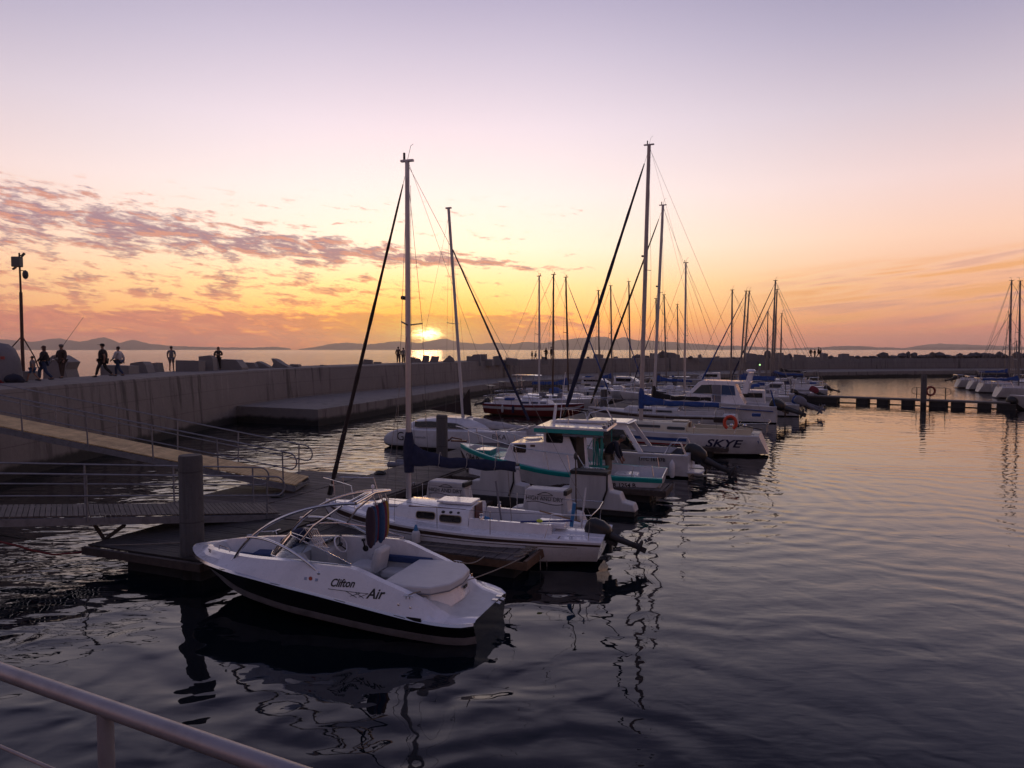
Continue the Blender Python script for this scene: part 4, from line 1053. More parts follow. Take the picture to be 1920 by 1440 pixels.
# ------------------------------------------------------------------ boat lift of white float tanks
LF = empty('boat_lift', DP(7.5, 4.8, 0), math.atan2(V.y, V.x), 'floating boat lift with four stepped white float tanks behind the black striped sailing boat', 'boat lift')
def lp(a, p, z_=0): return local(LF, DP(a, p, z_))
PADM = BLACKR
def tank(a, p, letter, pad, flip=1, zt=1.29):
    c = lp(a, p)
    prof = [(-1.28, .18), (-1.28, .44), (-.98, .50), (-.93, .74), (-.62, .78), (-.56, zt-.05), (-.50, zt), (.50, zt), (.56, zt-.05), (.66, .74), (.95, .70), (1.05, .46), (1.36, .40), (1.44, .18)]
    mb = MB(); mb.prism([(q[0]*flip, q[1]) for q in prof], lambda q: (c.x+q[0], c.y-.24, q[1]), lambda q: (c.x+q[0], c.y+.24, q[1])); t_ = mb.build('float_tank', WHITE3, LF, bevel=.035)
    if pad:
        mb = MB(); mb.box((c.x, c.y, zt-.02), (1.16, .53, .11)); mb.tube([(c.x+.58, c.y-.26, zt), (c.x+.575, c.y-.265, .8), (c.x+.42, c.y-.27, .35)], .03, 8); mb.build('rubber_pad', PADM, t_, bevel=.02)
    else:
        mb = MB(); mb.box((c.x+.57, c.y, zt-.06), (.10, .50, .13)); mb.build('rubber_pad', PADM, t_, bevel=.02)
        mb = MB(); mb.box((c.x-.0, c.y-.246, .62), (.92, .01, .70)); mb.build('recessed_panel', WHITE2, t_, bevel=.004)
    if letter:
        vs, fs = text_mesh('HIGH AND DRY', .155, sx=.95)
        mb = MB(); mb.add([(c.x+u, c.y-.256, 1.045+w) for u, w in vs], fs); mb.build('lettering', INKB, t_, smooth=0)
        mb = MB(); mb.tube([(c.x-.50+1.02*u, c.y-.256, .945+.03*math.sin(u*6.3)-.01) for u in frange(0, 1, 14)], .009, 5)
        mb.tube([(c.x-.18+.42*u, c.y-.256, 1.15+.07*math.sin(u*3.14)) for u in frange(0, 1, 10)], .008, 5); mb.tube([(c.x-.20+.42*u, c.y-.256, 1.15-.012*math.sin(u*3.14)) for u in frange(0, 1, 8)], .007, 5); mb.build('emblem', INKB, t_)
tank(6.0, 3.2, True, False); tank(6.0, 6.15, True, False); tank(9.1, 3.45, False, True); tank(9.0, 6.5, False, True)
for a in (6.0, 9.05):
    mb = MB(); mb.beam(lp(a, 1.4, .16), lp(a, 7.9, .16), .5, .3); mb.build('float_beam', FLOATM, LF, bevel=.03)
for p in (3.2, 6.2):
    mb = MB(); mb.beam(lp(5.8, p, .10), lp(9.2, p, .10), .25, .12); mb.build('cross_beam', DARKW, LF)
# ------------------------------------------------------------------ generic motor boat hull
def motorhull(name, label, cat, stern, head, L, beam, fb, hullm, deckm, gun=None, well=None, wellz=.35, bottom=ANTIF, rake=.0, flare=.8, group='boats in the marina', inner=None, foredeck=.0):
    head = Vector((head[0], head[1], 0)).normalized(); c = Vector((stern[0], stern[1], 0)) + head*(L/2)
    root = empty(name, c, math.atan2(head.y, head.x), label, cat, group); h = L/2; zb, zm, zs = fb
    well = well or []
    def fn(x_):
        u = (x_+h)/L
        ys = beam/2*tab(u, [(0, .86), (.2, .96), (.5, 1.0), (.75, .84), (.9, .5), (.98, .15), (1, .02)])
        zt = tab(u, [(0, zs), (.4, zm), (.75, zm+(zb-zm)*.5), (1, zb)])
        yw = ys*tab(u, [(0, .90), (.5, flare), (.8, .55), (.95, .35), (1, .3)]); zk = tab(u, [(0, -.15), (.6, -.3), (.88, -.1), (.95, .15), (1, zb*.8)])
        zl = max(zk+.03, tab(u, [(0, .08), (.85, .10), (1, zb*.85)])); tr = rake*max(0, 1-u/.06); fr = -.0
        wz = zt + foredeck*0
        for a, b in well:
            if a*L <= x_ <= b*L: wz = wellz
        gw = .14 if ys > .3 else ys*.4
        return [(0, zk, tr*zk), (yw*.6, zk+(zl-zk)*.4, tr*zk), (yw, zl, tr*zl), (yw+(ys-yw)*.55, zl+(zt-zl)*.45, tr*zl), (ys-.015, zt-.16, tr*zt), (ys, zt-.13, tr*zt), (ys+.015, zt-.03, tr*zt), (ys-.005, zt, tr*zt), (ys-gw, zt, tr*zt), (max(ys-gw-.02, ys*.5), wz, tr*zt), (0, wz, tr*zt)]
    xs = frange(-h, h, 26) + [q*L+e for w in well for q, e in ((w[0], -.015), (w[0], .0), (w[1], 0), (w[1], .015))] + [h*.985]
    gm = gun or hullm
    hull_loft(sorted(set(xs)), fn, [2, 2, 0, 0, 3, 3, 3, 3, 4, 1]).build('hull', [hullm, deckm, bottom, gm, inner or deckm], root, smooth=30)
    return root, fn
def plate(mb, pts, t_=.02, n=(0, 1, 0)):
    n = Vector(n)*t_; mb.add([Vector(p) for p in pts] + [Vector(p)+n for p in pts], [tuple(range(len(pts)))] + [tuple(range(len(pts), 2*len(pts)))[::-1]] + [(i, (i+1) % len(pts), len(pts)+(i+1) % len(pts), len(pts)+i) for i in range(len(pts))])
def rquad(x0, x1, z0, z1, rd=.05):
    o = []
    for cx, cz, a0 in [(x1-rd, z1-rd, 0), (x0+rd, z1-rd, 90), (x0+rd, z0+rd, 180), (x1-rd, z0+rd, 270)]:
        for a in (0, 30, 60, 90): o.append((cx+rd*math.cos(R(a0+a)), cz+rd*math.sin(R(a0+a))))
    return o
def sidewin(par, quad, yf, frame=None, m_=GLASSD, nm='window', both=True):
    for sd_ in ((1, -1) if both else (1,)):
        mb = MB(); mb.prism(quad, lambda p: (p[0], sd_*(yf(p)-.02), p[1]), lambda p: (p[0], sd_*(yf(p)+.008), p[1])); w = mb.build(nm, m_, par, smooth=0)
        if frame:
            mb = MB(); mb.tube([(p[0], sd_*(yf(p)+.006), p[1]) for p in quad], .012, 5, closed=True); mb.build('frame', frame, w)
# ------------------------------------------------------------------ Old Boy, teal trimmed fishing boat
OB, fo = motorhull('fishing_boat', 'white fishing boat with teal gunwale, canopy wheelhouse and a man standing at its stern', 'fishing boat', (4.9, 24.2), (-.958, .286), 7.1, 2.7, (1.52, .86, .78), WHITE2, WHITE2, gun=TEAL,
    well=[(-.495, -.20), (.245, .44)], wellz=.40, rake=-.45, flare=.84, inner=WHITE)
OLDF = INKB
hull_text('Old Boy', fo, 2.72, 1.06, .34, INKB, OB, k0=2, k1=6, slope=-.10, sx=.85, off=.05)
hull_text('ER 1254 B', fo, -2.62, .50, .20, INKB, OB, k0=2, k1=6, slope=.02, sx=1.0)
# forward cabin and wheelhouse
def yh(p): return 1.02 - max(0, p[1]-.8)*.10
mb = MB(); mb.prism([(1.72, .80), (1.50, 1.38), (1.36, 1.72), (.12, 1.80), (.12, .60)], lambda p: (p[0], -yh(p), p[1]), lambda p: (p[0], yh(p), p[1])); fc = mb.build('fore_cabin', WHITE, OB, bevel=.04)
sidewin(fc, rquad(.78, 1.22, 1.42, 1.68), yh, BLACKR); sidewin(fc, rquad(.45, .62, 1.62, 1.70, .02), yh, m_=mat('brown_vent', (.08, .04, .03), .6), nm='vent')
for y_ in (.45, -.45): tubeobj('handrail', [(.3, y_, 1.80), (.33, y_, 1.86), (1.15, y_, 1.82), (1.18, y_, 1.76)], .012, STEEL, fc)
mb = MB(); mb.box((.75, 0, 1.79), (.5, .5, .05)); mb.build('hatch', WHITE, fc, bevel=.01)
mb = MB()
for sd_ in (1, -1):
    plate(mb, [(.16, sd_*1.0, .6), (.16, sd_*.86, 2.28), (-.62, sd_*.86, 2.26), (-1.0, sd_*.93, 1.4), (-1.1, sd_*1.0, .55)], .04*-sd_)
    plate(mb, [(-1.50, sd_*.99, .45), (-1.30, sd_*.86, 2.24), (-1.22, sd_*.86, 2.24), (-1.38, sd_*1.0, .45)], .04*-sd_)
    plate(mb, [(-.62, sd_*.86, 2.26), (-1.3, sd_*.86, 2.24), (-1.3, sd_*.87, 2.12), (-.72, sd_*.87, 2.12)], .04*-sd_)
plate(mb, [(.16, -1.0, .6), (.16, 1.0, .6), (.16, .86, 2.28), (.16, -.86, 2.28)], .04, (-1, 0, 0))
wh_ = mb.build('wheelhouse', WHITE, OB, smooth=0)
sidewin(wh_, rquad(-.52, .06, 1.80, 2.12, .05), lambda p: 1.0-(p[1]-.6)*.083, BLACKR)
for sd_ in (.42, -.42):
    mb = MB(); mb.prism([(p[0], p[1]) for p in rquad(sd_-.33, sd_+.33, 1.86, 2.16)], lambda p: (.165, p[0], p[1]), lambda p: (.18, p[0], p[1])); mb.build('window', GLASSD, wh_, smooth=0)
mb = MB(); mb.box((-.98, 0, 1.3), (.03, 1.8, 1.6)); mb.build('inner_bulkhead', BROWNC, wh_)
mb = MB(); mb.prism([(.42, 2.30), (.36, 2.38), (-2.05, 2.34), (-2.10, 2.26)], lambda p: (p[0], -1.12, p[1]), lambda p: (p[0], 1.12, p[1])); rf = mb.build('canopy_roof', WHITE, OB, bevel=.015)
mb = MB(); mb.prism([(.44, 2.17), (.44, 2.30), (-1.95, 2.26), (-1.95, 2.12)], lambda p: (p[0], 1.10, p[1]), lambda p: (p[0], 1.135, p[1])); mb.prism([(.44, 2.17), (.44, 2.30), (-1.95, 2.26), (-1.95, 2.12)], lambda p: (p[0], -1.135, p[1]), lambda p: (p[0], -1.10, p[1])); mb.box((.44, 0, 2.235), (.03, 2.2, .13)); mb.build('teal_fascia', TEAL, rf)
for sd_ in (1, -1): tubeobj('roof_post', [(-1.9, sd_*1.02, 2.2), (-1.9, sd_*1.08, .85)], .02, mat('teal_tube', (.01, .22, .2), .5), OB)
for k_ in range(9):
    mb = MB(); mb.box((-1.98, -1.0+.25*k_, 2.41), (.20, .05, .09)); mb.build('rod_holder', BLACKR if k_ % 2 else WHITE, rf)
mb = MB(); mb.tube([(-1.95, -1.15, 2.40), (-1.97, 1.12, 2.40)], .05, 8); mb.build('rolled_curtain', GREYC, rf)
mb = MB(); rings = []
for i, x_ in enumerate(frange(-.55, -1.95, 14)): rings.append([(x_, 1.06 + .05*math.cos(a), 2.10 - .04*math.sin(i*1.3)**2 + .05*math.sin(a)) for a in frange(0, 5.5, 7)])
mb.loft(rings); mb.build('rolled_side_curtain', GREYC, rf)
tubeobj('aerial', [(-.02, .15, 2.36), (-.10, .15, 3.05)], .05, WHITE, rf, 10); tubeobj('whip_aerial', [(-.25, .2, 2.36), (-.45, .2, 4.2)], .012, WHITE, rf, 6); tubeobj('small_light', [(-.5, -.1, 2.36), (-.5, -.1, 2.55)], .025, STEEL, rf, 8)
mb = MB(); mb.box((-.9, -.5, 2.42), (1.9, .5, .10)); mb.build('roof_locker', WHITE2, rf, bevel=.04)
for y_ in (-.9, -.75): tubeobj('roof_rail', [(-1.0, y_, 2.38), (-1.15, y_, 2.7), (-1.75, y_, 2.85), (-2.0, y_, 2.4)], .015, STEEL, rf, 6)
# bow rail, anchor, fore hatch
yb = lambda x_: fo(x_)[6][0]-.06
for sd_ in (1, -1):
    pts = [(3.75, 0, 2.15)] + [(x_, sd_*yb(x_)*.95, tab(x_, [(-1.3, 1.42), (1.0, 1.62), (2.2, 1.88), (3.7, 2.15)])) for x_ in (3.4, 2.8, 2.2, 1.6, 1.0, .2, -.6, -1.1)] + [(-1.35, sd_*yb(-1.3), 1.06), (-2.0, sd_*yb(-2.0), 1.04), (-2.1, sd_*yb(-2.1), .86)]
    tubeobj('bow_rail', pts, .014, STEEL, OB, 6)
    for x_ in (3.1, 2.45, 1.8, 1.1, 0, -.75):
        zt = tab(x_, [(-1.3, 1.42), (1.0, 1.62), (2.2, 1.88), (3.7, 2.15)]); tubeobj('rail_post', [(x_-.12, sd_*yb(x_-.12), fo(x_-.12)[7][1]), (x_, sd_*yb(x_)*.95, zt)], .012, STEEL, OB, 6)
mb = MB(); mb.box((2.55, 0, 1.24), (.55, .7, .18)); mb.build('fore_locker', TEAL, OB, bevel=.01); mb = MB(); mb.box((2.55, 0, 1.345), (.58, .73, .03)); mb.build('locker_lid', WHITE, OB)
mb = MB(); mb.box((1.95, 0, 1.12), (.5, 1.3, .14)); mb.build('fore_seat', TEAL, OB, bevel=.01)
mb = MB(); mb.box((3.62, 0, 1.60), (.6, .12, .06)); mb.tube([(3.5, 0, 1.66), (3.9, 0, 1.72), (4.02, 0, 1.6)], .03, 6); mb.tube([(3.98, -.15, 1.66), (4.05, 0, 1.58), (3.98, .15, 1.66)], .022, 6); mb.build('anchor', WOODD, OB)
mb = MB(); mb.box((-2.6, 0, .52), (.8, .7, .40)); mb.build('engine_cover', WHITE, OB, bevel=.03)
TNET = mat('teal_net', (.01, .20, .17), .8)
mb = MB()
for i in range(7): mb.box((-1.55-.05*i, .72+.02*math.sin(i*2), 1.45+.05*math.sin(i*3)), (.03, .04, 1.0+.2*math.sin(i*4)), Matrix.Rotation(.12*math.sin(i*5), 3, 'Y'))
mb.tube([(-1.5, .7, 1.9), (-1.3, .74, 1.5), (-1.45, .7, 1.1)], .012, 5); mb.build('hanging_net', TNET, OB)
mb = MB(); mb.box((-1.7, .66, 1.0), (.7, .3, .05)); 
for dx_ in (-.3, 0, .3): mb.box((-1.7+dx_, .70, .72), (.03, .03, .55))
mb.build('bait_table', TNET, OB)
for sd_ in (1, -1): tubeobj('stern_rail', [(-2.9, sd_*1.06, .80), (-2.95, sd_*1.05, 1.12), (-3.55, sd_*1.0, 1.15), (-3.6, sd_*1.0, .80)], .02, STEEL, OB, 8)
tubeobj('mooring_bitt', [(-3.0, 1.02, .2), (-3.0, 1.10, .80)], .025, WHITE, OB, 8)
# ------------------------------------------------------------------ open white motor boat with registration
MO, fm = motorhull('motor_boat', 'white open motor boat with registration letters and a big tilted black outboard', 'motor boat', (7.15, 28.1), HR, 6.6, 2.35, (1.35, .95, .92), WHITE2, WHITE2, well=[(-.47, .12)], wellz=.42, flare=.86, inner=GREYC)
hull_text('DTC 16187B', fm, -1.95, .70, .19, INKB, MO, k0=3, k1=6, sx=1.0, off=.06)
mb = MB(); 
for x_ in (-3.2,): pass
mb.build if False else None
mb = MB(); mb.box((-1.6, -.05, .93), (2.0, 1.7, .05), Matrix.Rotation(R(0), 3, 'Y')); mb.build('grey_hatch_cover', GREYC, MO, bevel=.02)
mb = MB()
for sd_ in (1, -1): plate(mb, [(.8, sd_*.85, .95), (.9, sd_*.72, 2.0), (-.8, sd_*.72, 2.02), (-1.55, sd_*.98, .95), (-1.35, sd_*.98, .95), (-.75, sd_*.75, 1.8), (.55, sd_*.75, 1.8), (.55, sd_*.85, .95)], .05*-sd_)
cb = mb.build('windscreen_frame', WHITE, MO, smooth=0)
mb = MB(); mb.prism([(1.0, 2.0), (.9, 2.08), (-.8, 2.08), (-.95, 2.02)], lambda p: (p[0], -.85, p[1]), lambda p: (p[0], .85, p[1])); mb.build('hardtop', WHITE, MO, bevel=.02)
mb = MB(); plate(mb, [(.5, .78, 1.0), (.5, .74, 1.78), (-.7, .74, 1.78), (-1.25, .9, 1.0)], .02); mb.build('side_window', GLASSD, cb)
mb = MB(); mb.prism([(2.0, 1.15), (.8, 1.55), (.8, .9), (2.0, .9)], lambda p: (p[0], -.7, p[1]), lambda p: (p[0], .7, p[1])); mb.build('fore_cabin', WHITE2, MO, bevel=.05)
mb = MB(); mb.box((-3.55, .55, .24), (.60, .85, .06)); mb.box((-3.55, -.55, .24), (.60, .85, .06)); mb.build('swim_platform', WHITE2, MO, bevel=.015)
for y_ in (.95, .75, -.95): tubeobj('stern_rail', [(-2.4, y_, .92), (-2.65, y_, 1.35), (-3.0, y_, 1.36), (-3.2, y_, .92)], .018, STEEL, MO, 6)
outboard(MO, -3.45, .0, .62, 1.4, None, 52)
mb = MB(); q = world(MO, (-2.75, 1.28, .1)); mb.lathe([(.001, -.05), (.08, -.02), (.11, .08), (.11, .50), (.06, .58), (.025, .66)], q, 12); tag(mb.build('fender', WHITE2), 'white sausage fender hanging at the stern quarter of the open motor boat', 'fender', 'fenders')
# ------------------------------------------------------------------ SKYE
SK, fk, ck = sailboat('large cream sailing boat lettered SKYE with blue sail cover and the tallest mast', (12.2, 33.4), HR, 10.4, 3.2, fb=(1.25, 1.0, .98), hullm=WHITE2, deckm=CREAM, stripes=(),
    mast=(1202.5, 1217, 272), mastm=mat('weathered_mast', (.36, .32, .30), .5, var=.2, vscale=3), boom=3.9, boomz=.85, cover=BLUEC, furl=NAVY, furlr=.115, cabin=[(-.14, .22, .66, .52, .42, .34)], wins=((0, -.02, .115, .14, .28), (0, -.135, -.05, .12, .27)),
    transom=.45, spread=(.55,), cockpit=(-.42, -.145), mr=.078, coverh=.24)
hull_text('SKYE', fk, -3.15, .60, .52, mat('navy_lettering', (.01, .012, .05), .4), SK, shear=.35, k0=2, k1=5, sx=1.35, off=.012)
for m_, fr, hgt in ((BLUEP, .72, .075), (REDP, .46, .06)):
    for xa, xb in ((-1.55, 4.6), (-4.95, -4.45)):
        mb = MB(); rings = []
        for x_ in frange(xa, xb, 14):
            zt = fk(x_)[6][1]*fr; ring = []
            for dz, o_ in ((-hgt, -.01), (-hgt, .012), (hgt, .012), (hgt, -.01)): ring.append((x_ + (.2 if x_ < -4.4 else 0), prof_y(fk, x_, zt+dz, 2, 7)+o_, zt+dz))
            rings.append(ring)
        mb.loft(rings); mb.build('hull_stripe', m_, SK)
mb = MB(); pts = [(-4.55 + .26*math.cos(a), 1.30, 1.47 + .30*math.sin(a)) for a in frange(R(-60), R(240), 16)]; mb.tube(pts, .075, 10); lb = mb.build('lifebuoy', ORANGE); lb.matrix_world = Matrix.Translation(SK.location) @ Matrix.Rotation(SK.rotation_euler.z, 4, 'Z') @ Matrix.Translation((1.05, 0, .12)); tag(lb, 'orange horseshoe lifebuoy on the stern rail of the boat lettered SKYE', 'lifebuoy')
mb = MB(); mb.box((-2.9, .3, 1.62), (.5, .5, .25)); mb.build('sprayhood', BROWNC, SK, bevel=.06)
for k_ in range(4): mb = MB(); mb.ball((-3.2-.3*k_, .75, 1.42), .09, 8); mb.build('winch', [BLACKP, STEEL][k_ % 2], SK)
mb = MB(); mb.tube([(-3.9, .9, 1.45), (-4.9, 1.0, 1.30)], .03, 6); mb.build('oar', BLACKP, SK)
mb = MB(); mb.box((-4.55, -.4, 1.85), (.4, .3, .15)); mb.build('blue_bag', BLUEC, SK, bevel=.03)
# ------------------------------------------------------------------ boats along both sides, placed from the walkway
def arow(k_, p): return (7 - .927*p + k_*(15.6-.375*p))/(.375-.927*k_)
def rowboat(side_, px, tpx, tpy, L, label, D=None, p=None, **kw):
    k_ = (px-960)/F
    if side_ == 'L':
        p = p if p is not None else -2.2-.45*L
        a = arow(k_, p); m_ = DP(a, p); hd_ = HL
    else:
        m_ = Vector((k_*D, D, 0)); hd_ = HR
    st = m_ - Vector((hd_[0], hd_[1], 0))*(L*.55)
    return sailboat(label, (st.x, st.y), hd_, L, kw.pop('beam', L*.31), mast=(px, tpx, tpy), lean_fix=L*.05, **kw)
# the boat behind SKYE
rowboat('R', 1226, 1243, 385, 9.4, 'white sailing boat with black sail cover and black furled jib just behind the SKYE boat', D=44.5, fb=(1.25, 1.0, 1.0), cover=BLACKC, furl=BLACKC, furlr=.085, boom=3.6, boomz=.55, cabin=[(-.12, .24, .64, .48, .40, .30)],
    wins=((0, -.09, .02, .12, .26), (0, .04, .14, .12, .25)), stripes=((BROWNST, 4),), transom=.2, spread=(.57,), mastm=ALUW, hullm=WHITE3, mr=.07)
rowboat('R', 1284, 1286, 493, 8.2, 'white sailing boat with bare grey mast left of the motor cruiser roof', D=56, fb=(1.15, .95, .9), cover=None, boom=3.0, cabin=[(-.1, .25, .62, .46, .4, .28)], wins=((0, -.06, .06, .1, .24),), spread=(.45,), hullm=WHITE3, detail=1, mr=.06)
# left-hand row beyond the catamaran
rowboat('L', 1011, 1011, 518, 7.8, 'dark red hulled sailing boat with white deck moored stern toward the breakwater', fb=(1.0, .85, .85), hullm=REDH, deckm=WHITE2, cover=None, boom=0, cabin=[(-.12, .18, .70, .5, .42, .30), (-.10, .08, .5, .4, .62, .50)],
    wins=((0, -.09, -.02, .1, .26), (0, 0, .07, .1, .24), (0, .09, .15, .1, .2)), winm=mat('blue_window', (.02, .03, .07), .2), motor=(0, .05, .9, None, 60), stripes=((WHITE3, 3),), mastm=ALUW, spread=(.5,), detail=1)
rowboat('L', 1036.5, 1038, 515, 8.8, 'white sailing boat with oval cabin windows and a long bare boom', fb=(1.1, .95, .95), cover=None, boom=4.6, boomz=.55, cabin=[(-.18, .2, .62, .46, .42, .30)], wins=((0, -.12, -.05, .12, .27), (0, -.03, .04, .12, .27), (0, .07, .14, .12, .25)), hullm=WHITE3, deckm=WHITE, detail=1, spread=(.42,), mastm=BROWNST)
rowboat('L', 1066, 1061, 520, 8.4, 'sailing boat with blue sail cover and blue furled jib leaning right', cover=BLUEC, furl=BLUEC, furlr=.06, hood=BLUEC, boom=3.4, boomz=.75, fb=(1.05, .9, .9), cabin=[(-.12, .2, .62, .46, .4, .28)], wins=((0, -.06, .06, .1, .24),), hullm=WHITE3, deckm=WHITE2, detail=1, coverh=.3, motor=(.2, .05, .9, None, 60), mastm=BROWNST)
for px, tpx, tpy, L, lb_, kw in [
    (1124, 1122, 545, 8.0, 'white sailing boat with plain thin mast, right of the blue furled jib', dict(cover=SAILC)),
    (1148, 1145, 536, 7.6, 'sailing boat whose blue furled jib crosses the breakwater near the centre', dict(cover=BLUEC, furl=BLUEC, furlr=.055, hood=GREYC)),
    (1182, 1179, 528, 8.6, 'far white sailing boat, last of the left row before the tallest mast', dict(cover=None, furl=None)),
    ]:
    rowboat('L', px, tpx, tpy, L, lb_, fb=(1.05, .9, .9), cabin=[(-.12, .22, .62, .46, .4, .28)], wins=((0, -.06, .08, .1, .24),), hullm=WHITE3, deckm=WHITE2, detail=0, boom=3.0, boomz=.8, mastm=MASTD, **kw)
for px, tpx, tpy, L, D, lb_, kw in [
    (1232, 1230, 560, 7.5, 64, 'small distant sailing boat with mast just right of the tallest mast', dict(cover=BLUEC, hood=WHITE3)),
    (1250, 1245, 553, 8.0, 71, 'distant sailing boat with dark furled jib right of the second tall mast', dict(cover=None, furl=NAVY, furlr=.05)),
    (1272, 1270, 571, 8.0, 96, 'farthest thin masted sailing boat near the walkway end', dict(cover=None)),
    (1371, 1373, 544, 8.8, 63, 'sailing boat with a straight dark mast behind the motor cruiser', dict(cover=None)),
    (1387, 1399, 546, 8.8, 67, 'sailing boat with blue furled jib slanting left behind the cruiser arch', dict(cover=BLUEC, furl=BLUEC, furlr=.075, hood=BLUEC)),
    (1393, 1405, 546, 8.6, 71, 'right one of two close leaning masts behind the cruiser arch', dict(cover=BLUEC)),
    (1446, 1454, 526, 9.8, 74, 'tall masted sailing boat with navy furled jib right of the cruiser', dict(cover=NAVY, furl=NAVY, furlr=.085, hood=NAVY)),
    (1450, 1457, 543, 9.4, 79, 'sailing boat with grey furled jib close behind the tall masted one', dict(cover=BLUEC, furl=GREYC, furlr=.08)),
    (1437, 1440, 585, 8.4, 88, 'short masted far sailing boat left of the tall pair', dict(cover=None)),
    (1462, 1466, 588, 8.4, 90, 'short masted far sailing boat right of the tall pair', dict(cover=BLACKC, hood=WHITE3)),
    ]:
    rowboat('R', px, tpx, tpy, L, lb_, D=D, fb=(1.1, .95, .92), cabin=[(-.14, .22, .64, .46, .42, .30)], wins=((0, -.08, .06, .12, .26),), hullm=WHITE3, deckm=WHITE2, detail=0, boom=3.2, boomz=.85, mastm=MASTD, motor=(0, .05, 1.0, None, 60) if D in (67, 74) else None, **kw)
# two low boats with open sterns beyond the cruiser, one with a red covered outboard
rb = motorhull('motor_boat', 'low white motor boat with a dark red covered outboard beside the far pontoon', 'motor boat', (29.2, 68.6), HR, 6.6, 2.4, (1.1, .85, .82), WHITE3, WHITE2, well=[(-.45, .0)])
outboard(rb[0], -3.35, 0, .85, 1.3, mat('red_canvas', (.16, .015, .03), .8), 52)
mb = MB(); mb.prism([(1.6, .9), (.6, 1.75), (-.6, 1.75), (-.7, .8)], lambda p: (p[0], -.8, p[1]), lambda p: (p[0], .8, p[1])); mb.build('cabin', WHITE2, rb[0], bevel=.06)
sidewin(rb[0], rquad(-.5, .7, 1.25, 1.6), lambda p: .8)
# ------------------------------------------------------------------ motor cruiser
CR, fc_ = motorhull('motor_cruiser', 'white motor cruiser with blue side windows and radar arch behind the black covered boat', 'motor cruiser', (18.2, 48.6), HR, 9.2, 3.0, (1.75, 1.35, 1.15), WHITE2, WHITE, well=[(-.48, -.18)], wellz=.55, bottom=BLACKG, inner=WHITE)
def yc_(p): return 1.22 - max(0, p[1]-1.3)*.14
mb = MB(); mb.prism([(3.2, 1.45), (1.4, 1.75), (.55, 2.72), (.25, 2.84), (-2.9, 2.78), (-2.95, 2.70), (-1.9, 2.62), (-2.2, 1.9), (-2.6, 1.2), (3.0, 1.2)], lambda p: (p[0], -yc_(p), p[1]), lambda p: (p[0], yc_(p), p[1])); cc = mb.build('superstructure', WHITE, CR, bevel=.04)
sidewin(cc, [(.45, 1.92), (.95, 1.92), (.35, 2.52), (-.35, 2.56), (-.4, 1.92)], yc_, STEEL, mat('tinted_glass', (.01, .02, .02), .1)); sidewin(cc, [(-1.0, 1.86), (-1.95, 1.84), (-1.85, 2.50), (-1.0, 2.55)], yc_, STEEL, mat('blue_screen', (.015, .05, .13), .5))
mb = MB(); plate(mb, [(-.42, 1.24, 1.0), (-1.0, 1.24, 1.0), (-.97, 1.10, 2.55), (-.38, 1.10, 2.55)], .03); mb.build('grey_side_cover', GREYC, CR)
mb = MB(); plate(mb, [(.60, -.85, 2.0), (1.1, -.8, 1.85), (1.1, .8, 1.85), (.60, .85, 2.6), (.60, -.85, 2.6)], .03, (.6, 0, .8)); mb.build('windscreen', GLASSD, cc)
mb = MB()
for sd_ in (1, -1): plate(mb, [(-2.7, sd_*1.15, 2.0), (-2.35, sd_*1.12, 2.0), (-2.75, sd_*.98, 3.35), (-3.0, sd_*.98, 3.42)], .08*-sd_)
mb.box((-2.88, 0, 3.36), (.30, 2.04, .10)); ar = mb.build('radar_arch', WHITE, CR, bevel=.02)
mb = MB(); mb.lathe([(.001, 0), (.30, .02), (.32, .12), (.22, .20), (.001, .22)], (-2.88, .3, 3.42), 16); mb.build('radar_dome', WHITE, ar)
hull_text('Cordelia', fc_, .8, 1.18, .26, mat('blue_grey_lettering', (.12, .13, .18), .5), CR, k0=3, k1=6, off=.012) if False else None
mb = MB(); pts = [(x_, fc_(x_)[6][0]+.02, fc_(x_)[6][1]-.30) for x_ in frange(-4.4, -1, 8)]; mb.tube(pts, .04, 6); mb.build('blue_stripe', BLUEP, CR)
for sd_ in (1, -1):
    pts = [(x_, sd_*(fc_(x_)[6][0]-.08), fc_(x_)[7][1]+.5) for x_ in frange(4.3, -1.4, 8)]; tubeobj('side_rail', pts, .018, STEEL, CR, 6)
    for q in pts[::2]: tubeobj('rail_post', [q, (q[0], q[1], q[2]-.5)], .014, STEEL, CR, 6)
tubeobj('bow_roller', [(4.2, .3, 1.95), (4.55, .0, 1.95), (4.2, -.3, 1.95)], .12, WHITE, CR, 8)
outboard(CR, -4.7, -.45, 1.0, 1.5, None, 58); outboard(CR, -4.7, .45, 1.0, 1.5, None, 58)
tubeobj('boat_hook', [(-4.2, 1.2, 2.3), (-4.5, 1.25, 1.2)], .05, BLUEC, CR, 6)
rb = motorhull('motor_boat', 'white motor boat with blue cowled outboard right of the motor cruiser', 'motor boat', (21.6, 53.2), HR, 6.8, 2.4, (1.3, .95, .9), WHITE3, WHITE2, well=[(-.45, .0)])
outboard(rb[0], -3.45, -.3, .9, 1.5, BLUEC, 60, leg=GREYC); outboard(rb[0], -3.45, .4, .9, 1.35, GREYC, 50, leg=GREYC)
mb = MB(); mb.prism([(1.8, 1.0), (.6, 1.9), (-.9, 1.9), (-1.0, .8)], lambda p: (p[0], -.85, p[1]), lambda p: (p[0], .85, p[1])); mb.build('cabin', WHITE2, rb[0], bevel=.06); sidewin(rb[0], rquad(-.8, .7, 1.35, 1.7), lambda p: .85)
